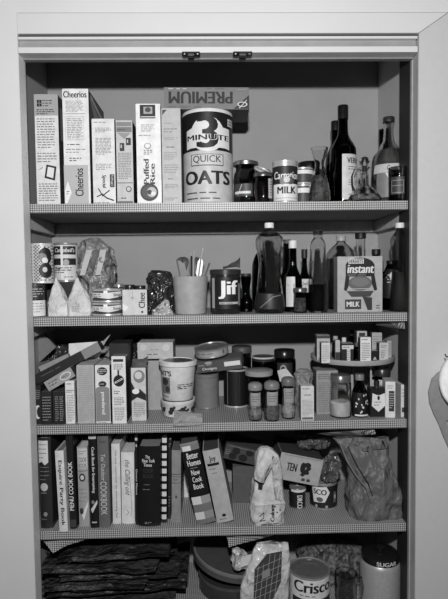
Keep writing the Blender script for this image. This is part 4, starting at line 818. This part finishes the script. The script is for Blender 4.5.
# heap at the upper left of the third shelf
def slab(name, label, cat, pts, Y, d, th_extra=0, mats=(120, 120, 120), items=(), group=None, yaw=0):
    """front face given by bottom-left, bottom-right and top-left corners in the picture"""
    bl, br, tl = [P(a, b, Y) for a, b in pts]; ex = (br-bl); ww = ex.length; ang = math.atan2(ex.z, ex.x); hh = (tl-bl).length
    t = thing(name, label, cat, bl, (0, -ang, math.radians(yaw)), group)
    box_part('body', (0, ww, 0, d, 0, hh), [tone(m) for m in mats], t, bev=.0008, fm=(0, 1, 0, 1, 2, 2))
    if items: prints(t, lambda u, v, o: Vector((u, -o, v)), ww, hh, items)
    return t, ww, hh
slab('foil_box', 'long dark box lying diagonally over the small cartons', 'box', ((37, 384.5), (102, 350.5), (34, 375.5)), .07, .04, mats=(35, 45, 60), items=[('r', .74, 0, 1, 1, 125), ('p', .1, .3, .6, .6, 1, 60)])
slab('gelatin_box', 'small grey box with oval emblem, tilted under the long dark box', 'box', ((49, 391.5), (75.5, 376), (43.5, 382.5)), .030, .035, mats=(140, 60, 120), items=[('o', .72, .5, .2, .33, 205), ('o', .72, .5, .17, .26, 140), ('p', .6, .35, .85, .65, 1, 60), ('t', 'Dole', .6, .3, .84, .7, 205, 0, .02) if False else ('p', .1, .2, .5, .75, 2, 50)])
slab('folded_bag', 'flat grey bag leaning in the left corner of third shelf', 'bag', ((33, 368), (56, 347), (30, 338)), .16, .012, mats=(110, 80, 100))
slab('carton', 'pale carton end under the long dark box', 'box', ((43, 377), (72, 364), (42, 366)), .12, .05, mats=(140, 110, 150))
t = thing('plastic_bag', 'dark wrinkled bag in the left corner above the black cartons', 'bag', (center(42, .2, 1.15), .26, Z3+.0004))
H = P(45, 345, .26).z-Z3
crumple('bag_body', [(0, .05, .03, .03, 0), (H*.6, .055, .03, .03, 0), (H*.9, .045, .025, .03, 0), (H, .02, .02, .03, 0)], creased(55, .25, 34, 1, .9), t, amp=.018, freq=30, seed=19)
bl = P(68, 366, .13)
t = thing('paper_sheet', 'white folded paper sticking up behind the long dark box', 'paper', (bl.x, .135, bl.z))
s = sc(.12)
sheet('page', [(0, 0, -4*s), (28*s, 0, -2*s), (36*s, .01, 24*s), (0, .01, 22*s)], tone(205, .6), t, amp=.001, seed=1)
sheet('folded_corner', [(28*s, -.002, 8*s), (30*s, -.002, 12*s), (44*s, -.008, 32*s), (34*s, .002, 23*s)], tone(170, .6), t, amp=.001, seed=2)
t = thing('plastic_bag', 'grey crinkled bag behind the powdered sugar carton', 'bag', (center(98, .2, Z3), .2, Z3+.0004))
H = P(98, 357, .2).z-Z3
crumple('bag_body', [(0, .04, .05, 0, 0), (H*.7, .045, .05, 0, 0), (H*.93, .04, .04, 0, 0), (H, .02, .02, 0, 0)], creased(105, .3, 34, 1, .8), t, amp=.016, freq=34, seed=23)
t = thing('plastic_bag', 'dark crumpled bag behind the black box and pale low box', 'bag', (center(140, .28, Z3), .29, Z3+.0004))
H = P(150, 336, .28).z-Z3
crumple('bag_body', [(0, .05, .04, 0, 0), (H*.7, .055, .04, 0, 0), (H*.93, .05, .03, 0, 0), (H, .03, .02, 0, 0)], creased(35, .25, 34, 1, .9), t, amp=.018, freq=32, seed=29)

# ------------------------------------------------------------------ FOURTH SHELF: books
D = .17
book('dark cookbook with torn pale paper on its spine, leftmost of the row', 37.5, 50.5, 438, 41, 53, 530, Z4, .03, D, 40, [('g', [(.0, .03), (.78, .03), (.78, .27), (.5, .3), (.25, .26), (0, .28)], 195), ('p', .05, .05, .7, .24, 4, 70), ('p', .1, .3, .8, .48, 4, 130), ('o', .4, .54, .3, .045, 170), ('p', .1, .59, .8, .62, 1, 150), ('o', .45, .84, .16, .025, 130), ('p', .1, .88, .8, .91, 1, 130)])
book('pale book marked Esquire Party Book, leaning left', 54, 63.5, 451, 60, 67.5, 535.5, Z4, .006, D-.01, 195, [('t', 'Esquire Party Book', .22, .12, .75, .92, 20, -90, .03)], pages=110)
book('black book marked MENU COOK BOOK, beside the pale leaning book', 65.0, 72.2, 436, 70.3, 76.8, 534, Z4, .022, D-.02, 28, [('t', 'MENU COOK BOOK', .1, .28, .75, .80, 210, 90, .02), ('r', .1, .9, .9, .98, 60)])
book('grey patterned spine with COOK BOOK blocks', 76.5, 87.2, 447, 79.5, 89.5, 527, Z4, .035, D, 150, [('r', .05, .02, .95, .27, 185), ('p', .15, .04, .85, .1, 2, 90), ('t', 'COOK', .12, .13, .9, .19, 90, 0, .02), ('t', 'BOOK', .12, .205, .9, .26, 90, 0, .02), ('l', [(.05, .3), (.95, .3)], .001, 40), ('o', .45, .38, .3, .05, 45), ('o', .45, .38, .18, .03, 185), ('p', .1, .5, .9, .7, 4, 110), ('g', [(.3, .85), (.95, .68), (.9, .75), (.5, .92)], 205), ('o', .3, .8, .2, .04, 60)])
book('black spine marked Cook Book for Entertaining', 87.3, 96.3, 435, 91, 98.5, 531.5, Z4, .025, D, 22, [('r', .05, .02, .95, .045, 170), ('t', 'Cook Book for Entertaining', .3, .13, .72, .62, 210, -90, .02), ('g', [(.1, .8), (.9, .7), (.9, .74), (.3, .84)], 190), ('o', .4, .72, .2, .02, 120), ('r', .2, .93, .8, .945, 170)])
book('mid-grey spine with large COOKBOOK lettering', 96.8, 108, 437, 99.5, 110, 531, Z4, .028, D, 95, [('r', .2, .05, .75, .06, 60), ('t', "Tex' Outdoor", .3, .19, .7, .48, 190, -90, .015), ('t', 'COOKBOOK', .2, .49, .78, .86, 190, -90, .01)], pages=140)
book('white spine with thin black vertical title', 110.8, 119.8, 444, 113.2, 120.8, 523, Z4, .045, D, 200, [('t', 'the new cookbook for entertaining fun', .36, .08, .64, .92, 40, -90, .015)])
book('white spine with loose dark script lettering', 120.9, 133.8, 452.5, 122, 134.5, 522.5, Z4, .045, D-.02, 205, [('t', 'the Calling old', .2, .1, .7, .6, 60, -90, .01, .4), ('l', [(.6, .25), (.75, .55), (.8, .85), (.7, .88)], .001, 80), ('l', [(.4, .80), (.6, .84), (.35, .87)], .001, 80)])
book('thin black spine with small white blocks, left of the big black book', 134.6, 137.2, 435.5, 135.6, 138.2, 526, Z4, .035, D, 25, [('r', .1, .03, .95, .06, 190), ('r', .3, .1, .8, .13, 170), ('t', 'Dinner Menus', .25, .38, .85, .66, 190, -90, .02)])
book('thick black book marked The New York Times', 138, 160.5, 446.5, 138.8, 160, 527, Z4, .028, D+.01, 20, [('t', 'The', .32, .11, .52, .15, 195, 0, .03), ('t', 'New York', .18, .155, .75, .20, 195, 0, .03), ('t', 'Times', .24, .21, .62, .25, 195, 0, .03), ('t', 'COOK', .22, .275, .7, .325, 55, 0, .01), ('t', 'BOOK', .22, .345, .7, .395, 55, 0, .01), ('p', .25, .46, .65, .49, 1, 80), ('p', .2, .52, .72, .55, 1, 80), ('p', .3, .94, .6, .97, 2, 120)], pages=120)
book('narrow black spine with a ladder of white squares', 161.2, 167.5, 436.5, 161.7, 166.5, 521.5, Z4, .045, D, 25, [('r', .08, .02+.088*k, .9, .075+.088*k, 200) for k in range(11)])
book('slim dark spine between ladder spine and grey book', 168.4, 171.0, 440, 167.8, 170.6, 517, Z4, .065, D-.02, 40, [('p', .1, .04, .9, .1, 2, 150), ('p', .2, .7, .8, .85, 4, 110)])
book('slim plain grey book with dark rule lines', 171.4, 181, 450.5, 171.8, 180.4, 520.5, Z4, .045, D-.03, 130, [('l', [(.0, .33), (1, .33)], .0016, 50), ('l', [(0, .36), (1, .36)], .0008, 60), ('p', .2, .39, .8, .42, 1, 60), ('l', [(0, .45), (1, .45)], .0012, 50), ('o', .5, .64, .1, .02, 60), ('l', [(.2, .96), (.8, .96)], .0006, 70)], pages=90)
carton('booklet', 'thin white booklet standing behind the leaning checked cookbook', 'booklet', 184, 189, 470, Z4, .205, .10, 205, 190, 190, items=[('l', [(.9, .02), (.9, .98)], .0004, 160)], flaps=False)
book('leaning thick cookbook marked Better Homes New Cook Book with checked bands', 178.5, 197.8, 442.5, 197.5, 215.5, 524, Z4, .030, D-.01, 22, [('r', 0, 0, 1, .03, 120), ('r', 0, .03, 1, .1, 110), ('r', .1, .04, .55, .1, 200),
    ('t', 'Better', .25, .125, .85, .20, 205, 0, .03), ('t', 'Homes', .2, .215, .9, .285, 205, 0, .03), ('p', .3, .305, .8, .32, 1, 120), ('t', 'New', .3, .335, .75, .40, 205, 0, .02), ('t', 'Cook', .28, .42, .78, .485, 205, 0, .02), ('t', 'Book', .26, .505, .8, .57, 205, 0, .02),
    ('r', 0, .66, 1, 1, 105), ('r', .0, .66, .5, .755, 195), ('r', .5, .66, 1, .755, 140), ('r', .0, .85, .5, .94, 190), ('r', .5, .85, 1, .94, 130)], pages=70)
book('leaning pale grey cookbook marked Joy', 202, 219.5, 450, 217.5, 233.5, 522, Z4, .035, D-.02, 160, [('t', 'Joy', .3, .08, .68, .17, 25, 0, .04), ('r', .12, .18, .82, .215, 30), ('p', .18, .245, .8, .27, 1, 60), ('p', .3, .30, .7, .33, 1, 60), ('o', .5, .9, .12, .02, 30), ('p', .2, .94, .8, .96, 1, 50)], pages=60)

# ------------------------------------------------------------------ FOURTH SHELF: right half
t, w_, h_ = carton('carton', 'plain brown-grey carton right of the pale leaning cookbook', 'box', 233, 257, 467, Z4, .16, .10, 82, 70, 95, items=[('l', [(.02, .2), (.98, .24)], .0008, 110)])
t2, ww, hh = slab('egg_carton', 'dark box with round spots lying on the plain carton', 'box', ((223, 458), (262, 467), (225, 443)), .135, .11, mats=(62, 50, 70), items=[('o', .28, .35, .10, .24, 25), ('o', .22, .72, .10, .22, 25), ('o', .48, .70, .11, .24, 25), ('o', .62, .28, .10, .22, 25), ('l', [(.1, .08), (.95, .12)], .001, 130), ('l', [(.8, .3), (.95, .8)], .002, 110), ('p', .02, .3, .14, .7, 3, 90)])
t2.location.z = max(t2.location.z, Z4+h_+.002)+.0
t2.location.z += 39*sc(.135)*math.sin(.22)*0
# sugar/flour sack with folded top
YS = yf(268, 526, Z4)+.03; s = sc(YS); x = center(267, YS, Z4+.04)
t = thing('flour_sack', 'white paper sack with rolled, folded-over top and side writing', 'bag', (x, YS, Z4+.0004), (0, 0, math.radians(6)))
H = P(268, 448, YS).z-Z4
crumple('sack_body', [(0, 16.5*s, .028, 0, 0), (H*.05, 17.3*s, .031, 0, 0), (H*.27, 17.0*s, .031, 0, 0), (H*.30, 16.5*s, .026, .5*s, .005), (H*.5, 15.5*s, .024, 1.5*s, .006), (H*.72, 13.5*s, .020, 2.5*s, .008), (H*.9, 10.5*s, .016, 1.0*s, .008), (H*.97, 7*s, .012, 0, .009), (H, 4*s, .008, -1*s, .01)], creased(182, .7, 24, .55), t, amp=.005, freq=26, seed=41, sq=.9)
sheet('folded_top', [(-15*s, -.036, .66*H), (-6*s, -.040, .60*H), (9*s, -.026, .90*H), (-3*s, -.020, 1.01*H)], creased(185, .65, 26, .9), t, amp=.006, freq=30, seed=4, thick=.002, curl=lambda u, v: Vector((0, -.010*math.sin(PI*u), .006*math.sin(PI*v))))
sheet('folded_side', [(6*s, -.030, .35*H), (13*s, -.024, .32*H), (11*s, -.020, .86*H), (2*s, -.026, .92*H)], creased(175, .65, 26, .9), t, amp=.004, freq=30, seed=5, thick=.002)
sheet('fold_shade', [(-11*s, -.027, H*.5), (-7*s, -.030, H*.5), (-5*s, -.027, H*.66), (-10*s, -.023, H*.7)], tone(30), t, amp=.002, seed=3)  # dark sheet standing in for the shade in the fold's hollow
prints(t, lambda u, v, o: Vector((u-15*s, -.0362-o, v)), 30*s, H*.3, [('t', 'Colony', .52, .0, .7, .78, 30, 70 if False else 90, .03, .2), ('l', [(.15, .5), (.3, .35), (.28, .6), (.15, .72), (.35, .7)], .0014, 35), ('p', .2, .84, .85, .96, 2, 90), ('o', .75, .38, .03, .02, 40), ('o', .85, .28, .03, .02, 40), ('l', [(0, .03), (1, 0)], .0008, 150)])
# produce box with plastic bag inside
Yb = .10
t, ww, hh = slab('produce_box', 'pale open carton with dark lettering EN holding plastic-wrapped goods', 'box', ((276, 478.3), (318, 486.5), (276, 451.5)), Yb, .16, mats=(158, 80, 60), items=[('t', 'TEN', .19, .33, .42, .62, 25, 0, .06), ('o', .56, .42, .06, .2, 30), ('o', .66, .30, .08, .1, 30), ('g', [(.52, .7), (.7, .3), (.76, .4), (.6, .75)], 35), ('o', .66, .58, .07, .07, 30), ('r', .58, .80, .66, .9, 60), ('r', .70, .80, .78, .9, 60), ('l', [(.1, .05), (.95, .03)], .0008, 90)], yaw=0)
zb = Z4; 
t3 = thing('plastic_bag', 'clear crinkled bag of produce on top of the pale open carton', 'bag', (center(312, .22, 1.0), .20, t.location.z+hh*.85))
crumple('bag_body', [(0, .05, .05, 0, 0), (.02, .055, .05, 0, 0), (.035, .045, .04, 0, 0), (.045, .02, .02, 0, 0)], creased(85, .15, 44, 1, 1.0), t3, amp=.016, freq=38, seed=51, sq=.2)
# cans
Yc1 = yf(298, 511, Z4)+.03
can('canned_food', 'dark can with white sideways lettering under the pale open carton', 'can', 297.5, 8.5, 488, Z4, Yc1, 25, group='cans under the open carton', rim=120, h=.062, lab=(.03, .97), items=[('t', 'DRCO', .42, .3, .68, .95, 200, -90, .05), ('r', .1, .02, 1, .14, 200), ('r', .85, .2, .93, .9, 110)])
Yc2 = yf(324, 510, Z4)+.037
can('canned_food', 'wide dark can marked SCO with white emblem, beside the brown bag', 'can', 323.5, 14, 479.5, Z4, Yc2, 30, group='cans under the open carton', rim=150, lidt=170, lab=(.03, .97), items=[('g', [(.02, .12), (.5, .05), (.6, .3), (.45, .7), (.1, .75)], 205), ('t', 'SCO', .1, .18, .5, .40, 25, 0, .05), ('o', .3, .6, .1, .1, 90), ('r', .72, .3, .84, .75, 90), ('o', .78, .5, .04, .1, 160), ('o', .2, .88, .04, .06, 150), ('o', .5, .88, .04, .06, 150)])
sheet_t = thing('rice_packet', 'crumpled striped packet wedged between the open carton and brown bag', 'packet', (center(330, .10, Z4), .115, P(330, 482, .1).z))
crumple('packet_body', [(0, .018, .016, 0, 0), (.03, .024, .018, .002, 0), (.055, .022, .016, .008, 0), (.075, .01, .01, .014, 0)], creased(80, .25, 50, 1, .8), sheet_t, amp=.012, freq=40, seed=61, sq=.3, pleat=.6)
# brown bag
YBg = yf(372, 522, Z4)+.05; s = sc(YBg); x = center(373, YBg, Z4+.05); H = P(368, 431, YBg).z-Z4; H = min(H, Z3-.066-Z4)
t = thing('paper_bag', 'large crumpled brown paper bag at the right of the fourth shelf', 'bag', (x, YBg, Z4+.0004))
crumple('bag_body', [(0, 24*s, .042, 1*s, 0), (H*.08, 26*s, .045, 1*s, 0), (H*.28, 26*s, .044, 0, 0), (H*.5, 23.5*s, .036, -1*s, 0), (H*.68, 21.5*s, .028, -3*s, 0), (H*.82, 22*s, .020, -7*s, 0), (H*.92, 25*s, .013, -11*s, 0), (H*.99, 27*s, .007, -13*s, 0)], creased(92, .5, 19, .7, .4, .006), t, amp=.013, freq=21, seed=77, sq=.55, seg=150, sub=14)
tube('rolled_edge', [(-36*s, -.02, H*.95), (-30*s, -.035, H*.75), (-22*s, -.044, H*.58), (-12*s, -.050, H*.42), (-8*s, -.051, H*.25)], [.002, .0028, .0028, .002, .001], tone(104, .6), t)
tube('crease', [(-29*s, -.03, H*.93), (-20*s, -.04, H*.68), (-10*s, -.046, H*.48), (-6*s, -.049, H*.33)], [.001, .0018, .0014, .0008], tone(40, .6), t)  # dark tube draws the shade along one long crease
for k, q in enumerate(([(-27*s, -.02, H*.84), (-8*s, -.028, H*.86), (-6*s, -.02, H*.97), (-26*s, -.012, H*.97)], [(-2*s, -.02, H*.86), (14*s, -.022, H*.88), (16*s, -.014, H*.95), (0*s, -.012, H*.975)])):
    sheet('bag_mouth', q, creased(95, .55, 26, 1), t, amp=.018, freq=32, seed=80+k, n=24)
carton('carton', 'pale carton with white base edge behind the brown bag', 'box', 390, 403, 436, Z4+.105, .20, .10, 105, 80, 110, items=[('r', 0, .88, 1, 1, 200)], h=.09) if False else None
t, w_, h_ = carton('carton', 'pale carton with white base edge behind the brown bag', 'box', 388, 402, 437, Z4, .20, .10, 100, 80, 110, items=[('r', 0, .33, 1, .37, 210), ('r', 0, .37, 1, 1, 35)])

# ------------------------------------------------------------------ LOWEST SHELF
# pile of flattened paper bags
GP = 'folded paper bags piled on the lowest shelf'
labs = ['dark folded paper bag with open mouth, topmost of the pile', 'dark folded paper bag, second from the top of the pile', 'dark folded paper bag, third from the top of the pile', 'dark folded paper bag, fourth from the top of the pile', 'dark folded paper bag with ragged edge near the pile foot', 'dark folded paper bag, lowest of the pile']
zs = [.652, .626, .598, .570, .541, .510]
for k, (z, (xl, xr, dz, yw)) in enumerate(zip(zs, ((54, 172, -2, 3), (42, 160, 3, -2), (60, 178, 6, 3), (42, 150, -3, -3), (44, 185, -6, 2), (40, 170, 0, 0)))):
    Y0 = .03+.004*k; a, b = P(xl, 570, Y0), P(xr, 570, Y0); ww = b.x-a.x
    t = thing('paper_bag', labs[k], 'bag', (a.x, Y0, z), (math.radians(1.5), math.radians(dz*.15), math.radians(yw*1.2)), GP)
    m = tone(30+6*(k % 3), .55, var=.3, scale=25)
    rj = lambda a: random.uniform(-a, a)
    cs = [(rj(.012), abs(rj(.01)), rj(.004)), (ww+rj(.02), abs(rj(.02)), rj(.004)), (ww+rj(.02), .24, rj(.003)), (rj(.01), .24, rj(.003))]
    cu_ = [(a+rj(.006), b+.006*(b < .1)+abs(rj(.012))*(b < .1), c+.006) for a, b, c in cs]
    sheet('lower_layer', cs, creased(30+8*(k % 3), .5, 16, 1, .5), t, amp=.009, freq=13, seed=k*5, n=34, thick=.001)
    sheet('upper_layer', cu_, creased(44+9*(k % 2), .45, 14, 1, .5), t, amp=.009, freq=13, seed=k*5, n=34, thick=.001, curl=lambda u, v, k=k: Vector((0, 0, .005*math.sin(PI*min(1, u*1.1))*(1-v)+.002*math.sin(u*17+k))))
    sheet('side_gusset', [Vector(cs[0])+Vector((ww*.1, .001, .002)), Vector(cs[1])+Vector((-ww*.25, .001, .001)), Vector(cu_[1])+Vector((-ww*.4, .012, -.001)), Vector(cu_[0])+Vector((ww*.12, .012, -.001))], creased(70, .45, 30, 1, .5), t, amp=.005, freq=40, seed=k)
# round tin
Yr = .178; a = P(225, 565, Yr-.12)
t = thing('cake_tin', 'large round grey tin lid lying tilted beside the bag pile', 'tin', (center(233, Yr, .6), Yr+.01, .572), (math.radians(4), math.radians(9), 0))
Rr = .125
lathe('tin_body', [(0, 0), (Rr*.97, 0), (Rr, .003), (Rr, .024), (Rr*.985, .026), (Rr*.97, .024), (0, .023)], tone(84, .35, .3), t, seg=72)
lathe('tin_rim', [(Rr, .018), (Rr*1.02, .020), (Rr*1.02, .027), (Rr*.99, .029), (Rr*.965, .027), (Rr*.96, .0235)], tone(120, .35, .3), t, seg=72)
t = thing('cake_tin', 'lower round grey tin under the tilted one', 'tin', (center(233, Yr, .6)+.004, Yr+.015, .4854), (0, 0, 0))
lathe('tin_body', [(0, 0), (Rr*.86, 0), (Rr*.88, .003), (Rr*.88, .05), (0, .05)], tone(60, .4, .3), t, seg=72)
lathe('tin_rim', [(Rr*.88, .042), (Rr*.9, .044), (Rr*.9, .05), (Rr*.87, .051)], tone(80, .4, .3), t, seg=72)
# bread bag with plaid print
Yw = .040; s = sc(Yw); x = center(263, Yw, .55); H = P(275, 541, Yw).z-Z5
t = thing('bread_bag', 'white wrapped bread bag with dark plaid print', 'bag', (x, Yw, Z5+.0004))
crumple('bag_body', [(0, 24*s, .022, 1*s, 0), (H*.3, 25.5*s, .024, 1*s, 0), (H*.55, 24*s, .022, 3*s, 0), (H*.8, 19*s, .016, 8*s, 0), (H*.97, 16*s, .009, 10*s, 0)], creased(185, .25, 22, .8, .7), t, amp=.007, freq=20, seed=91, sq=.35)
pl = []
prints(t, lambda u, v, o: Vector((u-14*s+v*.15, -.034-o+v*.09, H*.30+v)), 30*s, H*.62, [('g', [(.0, .35), (.35, .05), (.85, .0), (.95, .6), (.75, .95), (.1, 1)], 55)]+[('l', [(.12+.17*k, .3-.05*k if k < 2 else .05), (.15+.16*k, .95)], .0011, 150) for k in range(5)]+[('l', [(.05, .35+.15*k), (.92, .12+.15*k)], .0011, 150) for k in range(5)]+[('g', [(.25, .4), (.5, .32), (.55, .48), (.3, .55)], 120)])  # last polygon is a painted highlight on the plaid
t = thing('bread_bag', 'pale twisted bag end with lettering behind the plaid bag', 'bag', (center(241, .15, .6), .16, Z5+.054+.0))
t.location.z = .625
crumple('bag_body', [(0, .02, .015, 0, 0), (.02, .026, .02, -.004, 0), (.04, .018, .012, -.01, 0), (.055, .008, .007, -.02, 0)], creased(170, .3, 45, 1, .7), t, amp=.012, freq=45, seed=95, sq=.2)
t.location.z = P(241, 563, .08).z; t.location.y = .060
sheet('printed_side', [(-.012, -.024, .01), (.03, -.022, .025), (.036, -.018, .05), (-.004, -.02, .042)], tone(185), t, amp=.003)
# shortening can
Yk = .075; t, r, h = can('shortening_can', 'can of Crisco shortening with plain metal lid', 'can', 309.5, 21, 567.5, Z5, Yk, 200, rim=150, lidt=115, lab=(.03, .95), span=2.2, items=[('t', 'Crisco', .06, .03, .95, .33, 25, 0, .045, .05), ('r', 0, .5, 1, .9, 40), ('p', .2, .38, .8, .44, 1, 60)])
# cellophane behind
t = thing('plastic_bag', 'shiny crinkled cellophane bag between the shortening can and sugar canister', 'bag', (center(330, .2, .6), .225, Z5+.0004))
H = P(330, 541, .2).z-Z5
crumple('bag_body', [(0, .09, .05, 0, 0), (H*.5, .095, .055, 0, 0), (H*.8, .085, .05, 0, 0), (H*.95, .06, .03, 0, 0), (H, .03, .02, 0, 0)], contents(6, 120, 130), t, amp=.020, freq=32, seed=101, sq=.3, seg=130, sub=12, smooth=False)  # shine of the crinkled film is painted by the mottled tones
# glass mug
t, H, pr = vessel('glass_mug', 'clear glass mug beside the sugar canister', 'mug', 346, 573, Z5, .065, [(0, 10), (.05, 11), (.6, 11), (1, 11.5)], glass(230), t_=.003, bodyname='mug_body')
s = sc(.065); tube('handle', [(10*s, -.004, H*.85), (15*s, -.006, H*.9), (17*s, -.007, H*.6), (15*s, -.006, H*.3), (10*s, -.004, H*.25)], .0035, glass(230), t)
# sugar canister
Yu = .085; s = sc(Yu); r = 20.3*s; x = center(380, Yu, .58); H = P(380, 568, Yu-.05).z-Z5; H2 = P(380, 548, Yu).z-Z5
t = thing('sugar_canister', 'brushed metal canister with black lid marked SUGAR', 'canister', (x, Yu, Z5+.0004))
lathe('canister_body', [(0, 0), (r*.97, 0), (r, .002), (r, H-.014), (r*.97, H-.006), (r*.9, H), (0, H)], tone(165, .38, .35, var=.1, scale=150), t, seg=56)
lathe('lid', [(r*.88, H+.0002), (r*.93, H+.0002), (r*.93, H+.017), (r*.86, H+.021), (r*.4, H+.024), (0, H+.024)], tone(25, .25), t, seg=56)
lathe('knob', [(.006, H+.0235), (.006, H+.028), (.013, H+.031), (.013, H+.035), (.008, H+.038), (0, H+.038)], tone(25, .25), t)
prints(t, cyl_map(r*.932, r*1.6, H+.003), r*1.6, .013, [('t', 'SUGAR', .22, .05, .86, .95, 190, 0, .04)])
t = thing('paper_sheet', 'grey card corner standing behind the sugar canister', 'card', (center(391, .25, .6), .25, Z5+.0004))
cz = P(391, 540, .25).z-Z5
sheet('card', [(-.02, 0, 0), (.03, 0, 0), (.034, 0, cz), (-.01, 0, cz-.02)], tone(110), t, amp=.001)

# ------------------------------------------------------------------ white rounded fixture on the right casing
zc = P(470, 380, FY-.03); R = 33*sc(FY-.03)
t = thing('wall_fixture', 'white rounded disc hanging on the right door casing, cut by the frame', 'wall fixture', (zc.x, FY-.0025, zc.z+.0))
o = lathe('disc', [(0, 0), (R*.8, 0), (R*.86, .004), (R, .034), (R, .040), (R*.97, .043), (R*.5, .050), (0, .052)], tone(225, .4), t, seg=64); o.rotation_euler = (PI/2, 0, 0)
tube('hook', [(-.055, -.044, R*.86), (-.062, -.052, R*.80), (-.072, -.05, R*.78), (-.07, -.04, R*.83)], .002, tone(60, .3, .7), t)
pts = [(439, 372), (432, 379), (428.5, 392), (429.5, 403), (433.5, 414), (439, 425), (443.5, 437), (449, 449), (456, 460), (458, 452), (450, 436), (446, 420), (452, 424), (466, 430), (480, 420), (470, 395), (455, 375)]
hb = prism('disc_shadow', [(lambda q: (q.x-zc.x, q.z-zc.z))(P(a, b, FY-.008)) for a, b in pts], -.010, -.0015, tone(128, .5)); hb.parent = t; hb['label'] = 'grey plate shaped as the shadow of the disc'  # grey plate cut to the outline of the disc's cast shadow
